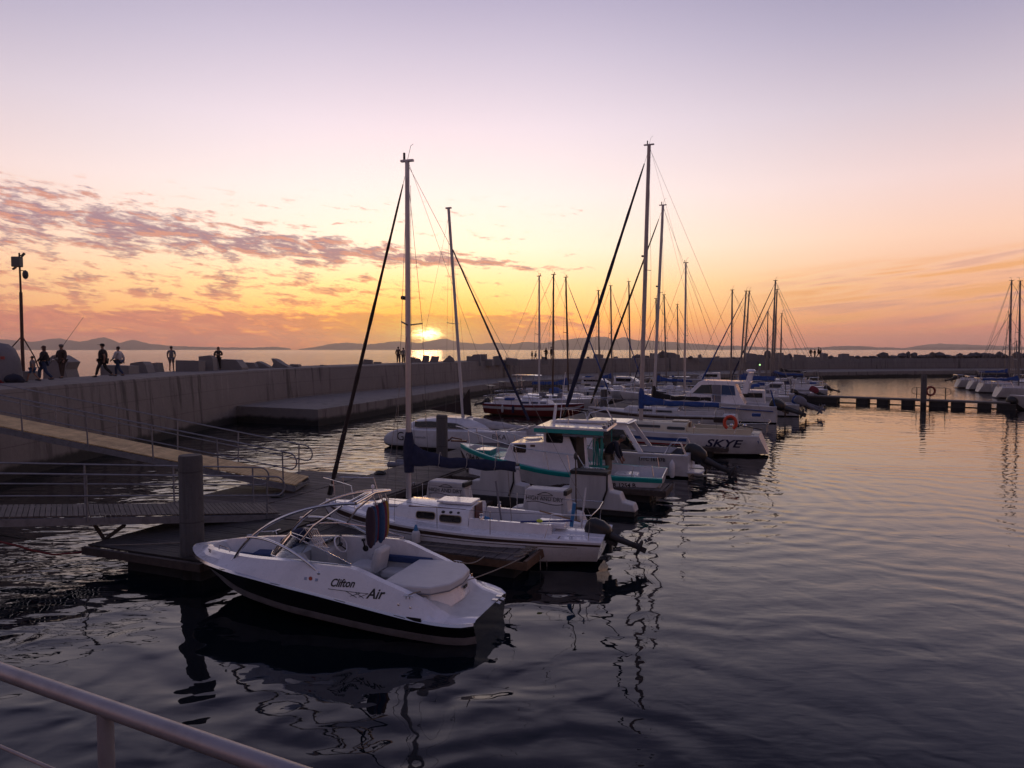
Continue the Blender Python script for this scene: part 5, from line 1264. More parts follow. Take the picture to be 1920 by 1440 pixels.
# ------------------------------------------------------------------ catamaran on the left side
cs = Vector((-6.55, 36.5, 0)); CTh = Vector(HL + (0,)).normalized()
CT = empty('catamaran', cs + CTh*3.9 + Vector((.375, .927, 0))*1.3, math.atan2(CTh.y, CTh.x), 'white catamaran with letter G on its hull moored left of the second piling', 'catamaran', 'boats in the marina')
def cat(x_):
    u = (x_+3.9)/7.8
    ys = .42*tab(u, [(0, .35), (.03, .7), (.12, .95), (.5, 1), (.8, .8), (1, .08)]); zt = tab(u, [(0, .45), (.02, .62), (.07, .83), (.16, .98), (.5, 1.03), (1, 1.08)])
    zk = tab(u, [(0, .12), (.06, -.05), (.5, -.25), (.94, -.1), (1, .3)]); zl = tab(u, [(0, .24), (.05, .14), (.9, .12), (1, .4)])
    return [(0, zk), (ys*.6, zk+(zl-zk)*.5), (ys*.86, zl), (ys*.97, zl+.12), (ys, zl+(zt-zl)*.6), (ys*.97, zt-.05), (ys*.85, zt), (0, zt+.02)]
for y_ in (-1.3, 1.3):
    mb = hull_loft(sorted(set(frange(-3.9, 3.9, 24)+[-3.85, -3.75])), cat, [1, 1, 0, 0, 0, 0, 0]); mb.v = [v+Vector((0, y_, 0)) for v in mb.v]; mb.build('hull', [WHITE2, ANTIF], CT)
def ctext(t_, xc, zc, s_, m_):
    vs, fs = text_mesh(t_, s_); mb = MB(); mb.add([(xc+u, -1.3-prof_y(cat, xc+u, zc+w, 2, 6)-.012, zc+w) for u, w in vs], fs); mb.build('lettering', m_, CT, smooth=0)
ctext('G', -2.75, .60, .62, INKB); ctext('EIKA', 2.62, .80, .34, INKB); ctext('cattitude', -1.6, .62, .17, mat('grey_lettering', (.10, .10, .12), .5))
mb = MB(); mb.box((.1, 0, .82), (5.2, 2.3, .22)); mb.build('bridge_deck', WHITE2, CT, bevel=.04)
mb = MB(); rings = []
for x_, w, hh in [(-2.9, .9, .18), (-2.3, 1.15, .42), (-.9, 1.25, .55), (.6, 1.15, .48), (1.6, .8, .2), (1.75, .6, .05)]: rings.append([(x_, w*math.cos(a)*(1.0), 1.0 + hh*min(1, math.sin(a)*1.25)) for a in frange(0, math.pi, 13)])
mb.loft(rings); cb = mb.build('cabin', WHITE2, CT, smooth=50)
for s_ in (1, -1):
    mb = MB(); mb.prism([(-2.2, 1.08), (.75, 1.10), (.1, 1.32), (-1.3, 1.38), (-2.2, 1.34)], lambda p: (p[0], s_*1.05, p[1]), lambda p: (p[0], s_*(1.275-(p[1]-1.05)*.22), p[1])); mb.build('window', GLASSD, cb)
k_ = (868-960)/F; s_ = (k_*CT.location.y - CT.location.x)/(CTh.x - k_*CTh.y); base = Vector((s_, 0, 1.5)); topw = PY(841, 390, (CT.location.y)); tl = local(CT, topw)
mb = MB(); mb.tube([base, tl], [.085, .07], 12); mo = mb.build('mast', ALUW, CT); mb = MB(); mb.box(tl, (.30, .12, .07)); mb.build('masthead', ALUW, mo)
Hc = tl - base; bowp = Vector((3.7, 0, 1.15)); fs_ = base + Hc*.82
mb = MB(); n = 20; mb.tube([bowp.lerp(fs_, .04+.94*i/(n-1)) for i in range(n)], [(.07-.035*i/(n-1))*(1+.1*math.sin(i*2.1)) for i in range(n)], 8); mb.build('furled_jib', NAVY, CT, smooth=60)
for q in ((-3.4, 0, 1.0), (-.3, 1.5, 1.0), (-.3, -1.5, 1.0), (.3, -1.5, 1.0)): tubeobj('stay', [base + Hc*.97, q], .0055, WIRE, CT, 5)
for s_ in (1, -1): tubeobj('spreader', [base + Hc*.45, base + Hc*.45 + Vector((-.2, s_*.7, .05))], .018, ALU, mo, 6)
mb = MB(); rings = []
for i, x_ in enumerate(frange(.2, 3.6, 14)): rings.append([(x_, .95*(1-i/18)*math.cos(a)*(1+.08*math.sin(i*2+a*3)), 1.06 + (.46*(1-i/14)+.05)*max(0, math.sin(a))*(1+.12*math.sin(i*1.7+a*2))) for a in frange(0, math.pi*1.999, 12)])
mb.loft(rings); mb.build('folded_sail', SAILC, CT, smooth=60)
mb = MB(); mb.prism([(.42, 1.62), (.30, 3.0), (-.15, 2.35), (-1.9, 1.95), (-1.9, 1.85)], lambda p: (p[0], -.05, p[1]), lambda p: (p[0], .05, p[1])); mb.build('boom_cover', BROWNC, CT, bevel=.03)
tubeobj('jackstaff', [(-1.6, -1.2, 1.0), (-1.6, -1.2, 1.7)], .02, STEEL, CT); mb = MB(); mb.box((2.95, -1.15, .75), (.55, .55, .65)); mb.build('blue_bag', NAVY, CT, bevel=.06)
for x_ in (3.0, 3.4): mb = MB(); mb.box((x_, 0, 1.12), (.06, 2.6, .06)); mb.build('bow_beam', ALU, CT)
# inflatable dinghy with small motor near the walkway
dc = PZ(768, 880, .0)
DN = empty('inflatable_dinghy', (dc.x, dc.y, 0), R(-20), 'small grey inflatable dinghy with outboard behind the nearest mast', 'dinghy'); DN.scale = (.62, .62, .62)
mb = MB(); mb.tube([(-1.3, -.55, .34), (.3, -.55, .36), (.95, -.4, .44), (1.25, 0, .50), (.95, .4, .44), (.3, .55, .36), (-1.3, .55, .34)], [.19, .21, .21, .21, .21, .21, .19], 12); mb.build('tube', GREYC, DN); 
mb = MB(); mb.box((-.1, 0, .18), (2.2, .9, .06)); mb.build('floor', DARKG, DN); mb = MB(); mb.box((1.0, 0, .35), (.06, .9, .4)); mb.build('transom', WHITE3, DN)
mb = MB(); mb.box((0, 0, .42), (.25, 1.0, .05)); mb.build('thwart', WOODL, DN)
dm = outboard(DN, 1.05, 0, .55, .8, GREYC, 20)
# small white launch cabin by the second row and a low pole mounted T-top boat under the ledge
TT, ft = motorhull('motor_boat', 'small motor boat under the quay with an orange lit flat T-top canopy', 'motor boat', tuple(DP(51.5, -14.5))[:2], HL, 5.6, 2.1, (1.0, .75, .7), WHITE3, WHITE2, well=[(-.45, .2)])
mb = MB(); mb.prism([(1.2, 2.50), (1.1, 2.56), (-1.2, 2.60), (-1.3, 2.54)], lambda p: (p[0], -.85, p[1]), lambda p: (p[0], .85, p[1])); mb.build('canopy', WHITE, TT)
for x_ in (-.7, .7):
    for s_ in (.6, -.6): tubeobj('canopy_post', [(x_*1.3, s_, 2.54), (x_, s_*.9, .6)], .03, STEEL, TT, 6)
mb = MB(); mb.box((.2, 0, .9), (.5, .6, .9)); mb.build('console', WHITE2, TT, bevel=.05)
for px_, py_, lb_ in [(1170, 738, 'low white covered motor boat left of the tallest mast'), (1110, 738, 'white cabin motor boat left of the walkway piling'), (1330, 726, 'white low motor boat between the bare grey mast and the blue windows')]:
    q = PZ(px_, py_, .0)
    if px_ == 1330: q = PZ(1345, 728, 0)
    m2, f2_ = motorhull('motor_boat', lb_, 'motor boat', (q.x-3*(1 if px_ < 1200 else -1), q.y+1.2), HL if px_ < 1200 else HR, 6.6, 2.4, (1.3, 1.0, .95), WHITE3, WHITE2, well=[(-.45, -.05)])
    mb = MB(); mb.prism([(2.2, 1.05), (.9, 1.9), (-1.0, 1.95), (-1.1, .9)], lambda p: (p[0], -.9, p[1]), lambda p: (p[0], .9, p[1])); cb = mb.build('cabin', WHITE2, m2, bevel=.08); sidewin(cb, rquad(-.8, .9, 1.4, 1.75), lambda p: .9)
    tubeobj('bow_rail', [(.8, 1.05, 1.2), (1.6, 1.0, 1.7), (3.2, .1, 1.9), (3.2, -.1, 1.9), (1.6, -1.0, 1.7), (.8, -1.05, 1.2)], .03, STEEL, m2, 6)
# ------------------------------------------------------------------ boats at the right edge
HQ = (.93, -.30)
for (px, py, mpx, tpx, tpy, L, kw, lb_) in [
    (1790, 727, 1905, 1906, 640, 8.0, dict(cover=None, motor=(0, .05, 1.0, None, 60)), 'farthest white boat of the right edge row with tilted outboard'),
    (1812, 731, 1893, 1893, 590, 8.6, dict(cover=BLUEC), 'white sailing boat with short mast, second of the right edge row'),
    (1830, 736, 1892.5, 1897, 526, 9.4, dict(cover=NAVY), 'sailing boat with navy cover and tall mast at the right edge'),
    (1862, 746, 1911, 1913, 527, 9.6, dict(cover=BLUEC, furl=NAVY, furlr=.07), 'sailing boat with blue cover and the rightmost full mast')]:
    q = PZ(px, py, 0); hd_ = Vector((HQ[0], HQ[1], 0)).normalized(); kx = (mpx-960)/F
    s_ = (kx*q.y - q.x)/(hd_.x - kx*hd_.y)
    sailboat(lb_, (q.x, q.y), HQ, L, 2.9, fb=(1.2, 1.05, 1.1), hullm=WHITE3, deckm=WHITE2, transom=.45, cabin=[(-.14, .22, .64, .46, .42, .30)], wins=((0, -.08, .06, .12, .26),), mast=(mpx, tpx, tpy), lean_fix=s_-L/2, detail=0, boom=3.3, boomz=.8, mastm=MASTD, **kw)
q = PZ(1893, 768, 0)
E1, fe = motorhull('motor_boat', 'white motor boat at the right edge with a dark bow fender', 'motor boat', (q.x+7.2, q.y-1.5), (-.98, .20), 7.4, 2.7, (1.25, 1.0, .95), WHITE3, WHITE2, well=[(-.45, .0)])
mb = MB(); mb.ball((3.5, 0, .75), .45, 10, (1, 1.1, .9)); mb.build('bow_fender', BLACKR, E1)
# ------------------------------------------------------------------ far pontoon
pa = PZ(1478, 752.5, 0); pb = PZ(1905, 770, 0)
PN = empty('far_pontoon', (pa+pb)/2 + Vector((.2, .95, 0)), math.atan2((pb-pa).y, (pb-pa).x), 'dark floating pontoon crossing the water on the far right', 'pontoon')
Lp = (pb-pa).length; mb = MB(); mb.box((0, 0, .55), (Lp, 1.5, .14)); mb.build('deck', mat('pontoon_deck', (.08, .07, .07), .8, var=.3, vscale=2), PN, bevel=.02)
xx = lambda px: local(PN, PZ(px, 752.5+(px-1478)*.041, 0)).x
for a, b in ((1490, 1568), (1604, 1626), (1643, 1664), (1689, 1712), (1741, 1775), (1782, 1808), (1832, 1858), (1868, 1905)):
    mb = MB(); mb.box(((xx(a)+xx(b))/2, 0, .18), (xx(b)-xx(a), 1.4, .58)); mb.build('float', FLOATM, PN)
mb = MB(); mb.box((0, 0, .03), (Lp, .12, .10)); mb.build('lower_beam', FLOATM, PN)
for a, b, s_ in ((1712, 1728, -1), (1748, 1772, 1)):
    x0, x1 = xx(a), xx(b); xo = x0-1.2 if s_ < 0 else x0
    if s_ < 0: pts = [(x1+.9, .6, 1.62), (x0, .6, 1.62), (x0-.25, .6, 1.5), (x0-.3, .6, 1.3), (x0-.25, .6, 1.1), (x0, .6, 1.0), (x1+.9, .6, 1.0)]
    else: pts = [(x0-.6, .6, 1.62), (x1, .6, 1.62), (x1+.25, .6, 1.5), (x1+.3, .6, 1.3), (x1+.25, .6, 1.1), (x1, .6, 1.0), (x0-.6, .6, 1.0)]
    tubeobj('rail_loop', pts, .022, BLACKR, PN, 6); tubeobj('rail_post', [((x0+.1) if s_ < 0 else x1-.1, .6, .6), ((x0+.1) if s_ < 0 else x1-.1, .6, 1.62)], .04, BLACKR, PN, 6)
lbp = PZ(1743, 758, .6); 
mb = MB(); c = Vector((PILR.x+.55, PILR.y-.1, 1.42)); mb.tube([c + Vector((.36*math.cos(a), 0, .36*math.sin(a))) for a in frange(0, 2*math.pi*15/16, 16)], .09, 8, closed=True); lb = mb.build('lifebuoy', mat('dark_red_buoy', (.20, .03, .02), .6)); tag(lb, 'round dark red lifebuoy hanging beside the piling on the far pontoon', 'lifebuoy')
tubeobj('stand', [(c.x, c.y+.1, .6), (c.x, c.y+.1, 1.85)], .035, BLACKR, lb, 6)
# green navigation light near the far quay
q = PZ(1424, 700, 1.1); NL = empty('light_post', (q.x, q.y, 0), 0, 'short post with a small glowing green light in front of the breakwater', 'light post')
zt = PY(1424, 684, q.y).z
tubeobj('post', [(0, 0, -.5), (0, 0, zt-.15)], .18, GALV, NL)
em = bpy.data.materials.new('green_lamp'); em.use_nodes = True; em.node_tree.nodes['Principled BSDF'].inputs['Emission Color'].default_value = (.5, 1, .3, 1); em.node_tree.nodes['Principled BSDF'].inputs['Emission Strength'].default_value = 1.3
mb = MB(); mb.ball((0, -.1, zt), .14, 8); mb.build('lamp', em, NL)
ORD = ['leftmost'] + 'second third fourth fifth sixth seventh eighth ninth tenth eleventh twelfth thirteenth fourteenth fifteenth sixteenth seventeenth eighteenth nineteenth twentieth'.split() + ['twenty-' + w for w in 'first second third fourth fifth sixth seventh eighth ninth'.split()] + ['thirtieth'] + ['thirty-' + w for w in 'first second third fourth fifth sixth'.split()]
# ------------------------------------------------------------------ people
SKIN = mat('skin', (.22, .11, .07), .6)
def skin_body(name, verts, edges, radii, m_, parent, extra=None, sub=1, root_i=0):
    me = bpy.data.meshes.new(name); me.from_pydata([tuple(v) for v in verts], edges, [])
    ob = bpy.data.objects.new(name, me); sc.collection.objects.link(ob)
    md = ob.modifiers.new('s', 'SKIN'); sv = me.skin_vertices[0].data
    for i, r_ in enumerate(radii): sv[i].radius = r_ if isinstance(r_, tuple) else (r_, r_)
    for i in range(len(radii)): sv[i].use_root = (i == root_i)
    md.use_smooth_shade = True
    if sub: s2 = ob.modifiers.new('u', 'SUBSURF'); s2.levels = sub; s2.render_levels = sub
    dg = bpy.context.evaluated_depsgraph_get(); dg.update()
    m2 = bpy.data.meshes.new_from_object(ob.evaluated_get(dg)); bpy.data.objects.remove(ob); bpy.data.meshes.remove(me)
    if extra:
        vs = [v.co.copy() for v in m2.vertices] + extra.v; o = len(m2.vertices)
        fs = [tuple(p.vertices) for p in m2.polygons] + [tuple(i+o for i in f) for f in extra.f]
        bpy.data.meshes.remove(m2); m2 = bpy.data.meshes.new(name); m2.from_pydata([tuple(v) for v in vs], [], fs)
    m2.materials.clear(); m2.materials.append(m_); m2.name = name
    m2.polygons.foreach_set('use_smooth', [True]*len(m2.polygons))
    o = bpy.data.objects.new(name, m2); sc.collection.objects.link(o); o.parent = parent; return o
POSES = {
 # x forward, y left, z up, metres for height 1.75.  joints: hips, knees, ankles, toes, elbows, wrists, head offset
 'stand': dict(kl=(.03, .10, .50), al=(.0, .11, .08), kr=(.02, -.10, .50), ar=(-.03, -.12, .08), el=(-.05, .235, 1.12), wl=(.04, .20, .88), er=(-.03, -.24, 1.12), wr=(.10, -.17, .94)),
 'walk': dict(kl=(.20, .09, .52), al=(.30, .09, .10), kr=(-.08, -.09, .50), ar=(-.38, -.09, .16), el=(-.14, .26, 1.14), wl=(-.12, .28, .90), er=(.10, -.27, 1.13), wr=(.26, -.24, .96)),
 'walk2': dict(kl=(-.06, .09, .50), al=(-.34, .10, .14), kr=(.22, -.09, .54), ar=(.22, -.09, .10), el=(.08, .26, 1.14), wl=(.24, .22, 1.0), er=(-.12, -.27, 1.14), wr=(-.10, -.30, .90)),
 'arms': dict(kl=(.03, .10, .50), al=(.0, .12, .08), kr=(.02, -.10, .50), ar=(-.03, -.12, .08), el=(.04, .27, 1.16), wl=(.26, .04, 1.22), er=(.04, -.27, 1.14), wr=(.27, -.04, 1.20)),
 'phone': dict(kl=(.03, .09, .50), al=(.02, .10, .08), kr=(.04, -.09, .50), ar=(-.05, -.11, .08), el=(.06, .24, 1.14), wl=(.30, .12, 1.30), er=(-.03, -.25, 1.12), wr=(.05, -.24, .88)),
 'rod': dict(kl=(.05, .10, .50), al=(.10, .12, .08), kr=(-.02, -.10, .50), ar=(-.10, -.12, .08), el=(.02, .26, 1.12), wl=(.16, .30, .92), er=(.05, -.26, 1.14), wr=(.24, -.14, 1.14)),
 'bend': dict(kl=(.04, .11, .50), al=(.0, .12, .08), kr=(.02, -.11, .50), ar=(-.05, -.12, .08), el=(.12, .28, 1.02), wl=(.02, .30, .78), er=(.20, -.26, .98), wr=(.30, -.20, .76), bend=.34),
}
def person(pos, yaw, h, pose, label, top, bottom, hair=(.012, .009, .008), hat=None, build=1.0, skirt=False, shorts=False, longhair=False, topsleeve='long', zf=None, group='people on the breakwater', name='person'):
    P_ = POSES[pose]; k = h/1.75; bd = P_.get('bend', 0)
    root = empty(name, pos, yaw, label, 'person', group); root.scale = (k*1.1, k*1.1, k)
    B = lambda p: Vector(p)
    def bend(p):   # lean the upper body forward about the hips
        p = Vector(p)
        if p.z > .95 and bd: a = bd*(min(1, (p.z-.95)/.5)); d = p.z-.95; p = Vector((p.x + d*math.sin(a*1.9), p.y, .95 + d*math.cos(a*1.9)))
        return p
    w = build*1.12
    J = [(0, 0, .97), (0, 0, 1.12), (0, 0, 1.30), (0, 0, 1.44), (.0, 0, 1.52), (.02, 0, 1.585), (.02, 0, 1.68), (.01, 0, 1.735),
         (0, .09, .92), P_['kl'], P_['al'], Vector(P_['al'])+Vector((.16, .01, -.045)),
         (0, -.09, .92), P_['kr'], P_['ar'], Vector(P_['ar'])+Vector((.16, -.01, -.045)),
         (0, .17*w, 1.42), P_['el'], P_['wl'], (0, -.17*w, 1.42), P_['er'], P_['wr']]
    if bd: J = [bend(j) if i in (1, 2, 3, 4, 5, 6, 7, 16, 19) else Vector(j) for i, j in enumerate(J)]; J[17] = J[16]+Vector((.06, .06, -.28)); J[18] = J[17]+Vector((.10, .0, -.26)); J[20] = J[19]+Vector((.06, -.06, -.28)); J[21] = J[20]+Vector((.12, .02, -.25))
    J = [Vector(j) for j in J]
    hd_l = (J[18]-J[17]).normalized(); hd_r = (J[21]-J[20]).normalized()
    J += [J[18]+hd_l*.07, J[21]+hd_r*.07]
    E = [(0, 1), (1, 2), (2, 3), (3, 4), (4, 5), (5, 6), (6, 7), (0, 8), (8, 9), (9, 10), (10, 11), (0, 12), (12, 13), (13, 14), (14, 15), (3, 16), (16, 17), (17, 18), (18, 22), (3, 19), (19, 20), (20, 21), (21, 23)]
    Rr = [(.14*w, .11*w), (.13*w, .11*w), (.15*w, .11*w), (.10, .09), .052, (.068, .070), (.080, .088), .050,
          .085, .056, .038, .030, .085, .056, .038, .030, .062, .048, .032, .062, .048, .032, .032, .032]
    ex = MB()
    for wj, d, sgn in ((22, hd_l, 1), (23, hd_r, -1)):
        side_ = d.cross(Vector((0, 0, 1))); side_ = side_.normalized() if side_.length > .1 else Vector((1, 0, 0)); fw = side_.cross(d).normalized()
        side_ = Vector((1, 0, 0)) - d*d.x; side_.normalize(); cur = d.cross(side_)*(-sgn)
        for f in range(4):
            b = J[wj] + side_*(.024-.016*f); L_ = (.070, .078, .073, .058)[f]; ex.tube([b - d*.02, b + d*L_*.5 + cur*.006, b + d*L_*.85 + cur*.022], [.010, .009, .007], 6)
        b = J[wj] - d*.04 + side_*.03; ex.tube([b, b + side_*.025 + d*.03, b + side_*.03 + d*.055 + cur*.01], [.011, .010, .008], 6)
    # nose, ears
    hc = J[6]; up = (J[7]-J[5]).normalized(); fwd = Vector((up.z, 0, -up.x)).normalized()
    ex.tube([hc + fwd*.075 + up*.02, hc + fwd*.105 - up*.02, hc + fwd*.085 - up*.03], [.008, .014, .008], 6)
    for s_ in (1, -1): ex.ball(hc + Vector((0, s_*.082, 0)) - up*.01, .022, 6, (.6, .4, 1.2))
    body = skin_body('body', J, E, Rr, SKIN, root, ex)
    for s_ in (1, -1): mb = MB(); mb.ball(hc + fwd*.080 + Vector((0, s_*.032, 0)) + up*.005, .010, 6); mb.build('eye', BLACKP, root)
    # top garment
    tj = [J[0], J[1], J[2], J[3], J[16], J[17], J[18], J[19], J[20], J[21]]; sl = topsleeve == 'long'
    we_l = J[17].lerp(J[18], .85) if sl else J[16].lerp(J[17], .75); we_r = J[20].lerp(J[21], .85) if sl else J[19].lerp(J[20], .75)
    if sl: vs = [J[0]-Vector((0, 0, .09)), J[1], J[2], J[3]+Vector((0, 0, .01)), J[16], J[17], we_l, J[19], J[20], we_r]; es = [(0, 1), (1, 2), (2, 3), (3, 4), (4, 5), (5, 6), (3, 7), (7, 8), (8, 9)]; rr = [(.165*w, .135*w), (.155*w, .135*w), (.17*w, .13*w), (.105, .10), .088, .070, .050, .088, .070, .050]
    else: vs = [J[0]-Vector((0, 0, .09)), J[1], J[2], J[3]+Vector((0, 0, .01)), J[16], we_l, J[19], we_r]; es = [(0, 1), (1, 2), (2, 3), (3, 4), (4, 5), (3, 6), (6, 7)]; rr = [(.165*w, .135*w), (.155*w, .135*w), (.17*w, .13*w), (.105, .10), .075, .062, .075, .062]
    skin_body('jacket' if sl else 'shirt', vs, es, rr, top, root)
    kl, al, kr, ar = J[9], J[10], J[13], J[14]
    if shorts: vs = [J[0]+Vector((0, 0, .02)), J[8], J[8].lerp(kl, .85), J[12], J[12].lerp(kr, .85)]; rr = [(.15*w, .125*w), .105, .085, .105, .085]; es = [(0, 1), (1, 2), (0, 3), (3, 4)]
    else: vs = [J[0]+Vector((0, 0, .02)), J[8], kl, kl.lerp(al, .97), J[12], kr, kr.lerp(ar, .97)]; rr = [(.15*w, .125*w), .115, .085, .062, .115, .085, .062]; es = [(0, 1), (1, 2), (2, 3), (0, 4), (4, 5), (5, 6)]
    skin_body('trousers' if not shorts else 'shorts', vs, es, rr, bottom, root)
    for a in (10, 14):
        d = Vector((1, 0, 0)); mb = MB(); c = J[a]+Vector((.065, 0, -.045)); mb.ball(c, .075, 8, (1.75, .62, .58)); mb.build('shoe', mat('shoe', (.03, .028, .03), .6), root)
    hm = mat('hair_%d' % int(hair[0]*1000), hair, .7)
    mb = MB(); M = Matrix((fwd, Vector((0, 1, 0)), up)).transposed()
    mb.ball(hc - fwd*.018 + up*.030, .100, 10, (.98, .90, .92), M)
    if longhair: mb.ball(hc - fwd*.055 - up*.10, .10, 8, (.6, .95, 1.5), M)
    mb.build('hair', hm, root, smooth=60)
    if hat:
        mb = MB(); mb.ball(hc + up*.055, .108, 10, (1.0, .92, .72), M)
        if hat[1]: mb.box(hc + fwd*.13 + up*.055, (.13, .15, .014), M)
        mb.build('cap', hat[0], root, smooth=60)
    return root
def cloth(n, c): return mat(n, c, .85, var=.25, vscale=8)
CB, CK, CG, CW, CN = cloth('black_cloth', (.012, .010, .012)), cloth('brown_cloth', (.035, .02, .018)), cloth('grey_cloth', (.12, .11, .12)), cloth('white_cloth', (.42, .38, .38)), cloth('navy_cloth', (.010, .012, .028))
CJ, CT_, CKH = cloth('jeans', (.02, .035, .08)), cloth('teal_shorts', (.02, .06, .14)), cloth('khaki', (.16, .13, .10))
def onpier(px, pyfoot): p = PZ(px, pyfoot, TOP+.02); return p
def yawx(sx, sy=0): return math.atan2(sy, sx)
person(onpier(62, 716), yawx(-1, -.2), 1.18, 'walk', 'small child in grey top and blue shorts walking beside the woman by the pole', CG, CT_, shorts=True, topsleeve='short')
person(onpier(84, 714), yawx(-.8, -.3), 1.66, 'walk2', 'woman in dark jacket and jeans with long reddish hair walking beside a child', CB, CJ, hair=(.05, .012, .008), longhair=True, build=1.12)
an = person(onpier(117, 709), yawx(-.3, -1), 1.74, 'rod', 'angler in beanie and dark coat holding a long fishing rod by the tilted block', CK, CK, hair=(.02, .016, .014), hat=(CG, False), build=1.05)
person(onpier(194, 707.5), yawx(-1, -.3), 1.78, 'walk', 'heavy man in dark cap and black t-shirt walking left', CB, CB, hat=(CB, True), build=1.28, topsleeve='short')
person(onpier(223, 706), yawx(-1, .1), 1.64, 'walk2', 'woman in white top and jeans walking behind the man in the cap', CW, CJ, hair=(.03, .012, .010), build=1.12)
person(onpier(322, 696), yawx(-.3, 1), 1.70, 'stand', 'barefoot person in grey shirt and shorts standing alone looking out to sea', CG, CG, shorts=True, topsleeve='short')
person(onpier(410, 694), yawx(.2, -1), 1.66, 'arms', 'woman in black standing with folded arms beside the concrete blocks', CB, CB, longhair=True)
person(onpier(747, 681), yawx(0, 1), 1.76, 'stand', 'person in dark clothes standing left of the nearest mast below the sun', CK, CK)
person(onpier(756.5, 681), yawx(.2, 1), 1.66, 'stand', 'person in pale jacket half hidden behind the nearest mast', CG, CK)
person(onpier(997.5, 675.5), yawx(1, 0), 1.30, 'stand', 'small child standing on the breakwater left of the row of dark masts', CB, CB)
person(onpier(1004.5, 675.5), yawx(-1, 0), 1.22, 'walk', 'child in pale clothes on the breakwater beside another child', CG, CG, shorts=True)
person(onpier(1024, 675), yawx(-.6, .5), 1.72, 'phone', 'person holding up a phone on the breakwater between two masts', CB, CB)
person(onpier(1033.5, 675), yawx(-1, 0), 1.82, 'stand', 'tall person partly behind a brown mast on the breakwater', CB, CK)
for px, h_, ps, lb_ in ((1520, 1.62, 'walk', 'leftmost of four distant people on the far breakwater'), (1527.5, 1.52, 'stand', 'shorter person second from left among four distant people on the far breakwater'), (1534.5, 1.85, 'walk2', 'tallest of the four distant people on the far breakwater'), (1538.5, 1.66, 'stand', 'rightmost of four distant people on the far breakwater')):
    person(onpier(px, 670.4), yawx(1, .4 if px < 1530 else -.5), h_, ps, lb_, CB, CB)
q = world(OB, (-1.95, .05, .40))
person(q, OB.rotation_euler.z + math.pi, 1.74, 'bend', 'man in navy jacket and khaki trousers bending forward on the teal trimmed boat', CN, CKH, hair=(.10, .09, .085), build=1.15, group=None)
# fishing rod
a_ = onpier(113, 700); Mx = Matrix.Translation(an.location) @ Matrix.Rotation(an.rotation_euler.z, 4, 'Z')
hand = Mx @ Vector((.27, -.14, 1.14)); tipw = PY(157, 594, an.location.y - .2)
butt = hand - (tipw-hand).normalized()*.45
mb = MB(); mb.tube([butt, hand, hand.lerp(tipw, .5), tipw], [.016, .013, .010, .006], 6); fr = mb.build('fishing_rod', BLACKP); tag(fr, 'long thin fishing rod rising to the right from the angler', 'fishing rod')
mb = MB(); mb.ball(hand - (tipw-hand).normalized()*.15 + Vector((0, 0, -.05)), .045, 8); mb.build('reel', STEEL, fr)
# ------------------------------------------------------------------ camera pole, mound, bags, flag line
q = onpier(44, 712); PL = empty('camera_pole', (q.x, q.y, TOP), 0, 'tall steel pole with cameras and a box on top standing in a concrete base', 'pole')
D = q.y; zt = PY(36, 474, D).z - TOP; RUST = mat('rusty_steel', (.07, .035, .028), .6, metal=.3, var=.4, vscale=4)
tx = (PY(36, 474, D).x - q.x)
S_ = lambda px, py: Vector((PY(px, py, D).x - q.x, 0, PY(px, py, D).z - TOP))
mb = MB(); mb.tube([(0, 0, .35), S_(41.5, 640), S_(39, 548)], [.085, .08, .075], 10); mb.tube([S_(39, 550), S_(36, 474)], [.05, .04], 8); mb.build('pole', RUST, PL)
mb = MB(); mb.box((0, 0, .22), (1.0, .8, .44)); mb.build('concrete_base', CONCB, PL, bevel=.02)
for p in ((-.0, 0), ):
    tubeobj('strut', [S_(41.5, 630), S_(16, 658) + Vector((0, .0, 0)), S_(8, 666)], .03, RUST, PL); tubeobj('strut', [S_(41.5, 630), S_(64, 668), S_(72, 690)], .03, RUST, PL)
mb = MB(); mb.box(S_(32, 491), (.42, .30, .50)); mb.build('equipment_box', mat('grey_box', (.08, .09, .09), .6), PL, bevel=.03)
mb = MB(); mb.tube([S_(38, 507), S_(47, 508)], .025, 6); mb.lathe([(.02, .12), (.10, .05), (.13, -.05), (.13, -.16), (.09, -.28), (.001, -.33)], S_(47.5, 511), 12); mb.build('dome_camera', DARKG, PL)
mb = MB(); mb.tube([S_(37, 478), S_(43, 480)], .02, 6); mb.beam(S_(40, 481), S_(46, 475), .09, .09); mb.build('bullet_camera', DARKG, PL)
mb = MB(); mb.tube([S_(37, 499), S_(31, 500)], .02, 6); mb.beam(S_(24, 505), S_(30, 501), .10, .07); mb.build('floodlight', DARKG, PL)
q = onpier(4, 716)
mb = MB(); mb.lathe([(.95, -.1), (.93, .4), (.85, 1.1), (.68, 1.55), (.42, 1.78), (.001, 1.86)], (q.x-.15, q.y, TOP), 20); mo = tag(mb.build('bollard', concrete('bollard_concrete', (.16, .155, .17), False)), 'large rounded grey concrete bollard at the left edge of the walkway', 'bollard')
mb = MB(); mb.box((q.x+.55, q.y-.68, TOP+1.15), (.18, .04, .14)); mb.build('red_mark', REDP, mo)
random.seed(5)
mb = MB(); pts = [(q.x+.2+.55*math.cos(i*1.1)+.1*math.sin(i*2.3), q.y-1.2+.3*math.sin(i*1.1), TOP+.08+.05*math.sin(i*1.9)) for i in range(24)]; mb.tube(pts, .05, 6); tag(mb.build('fishing_net', mat('red_net', (.16, .02, .02), .9)), 'heap of dark red net on the walkway beside the concrete bollard', 'net')
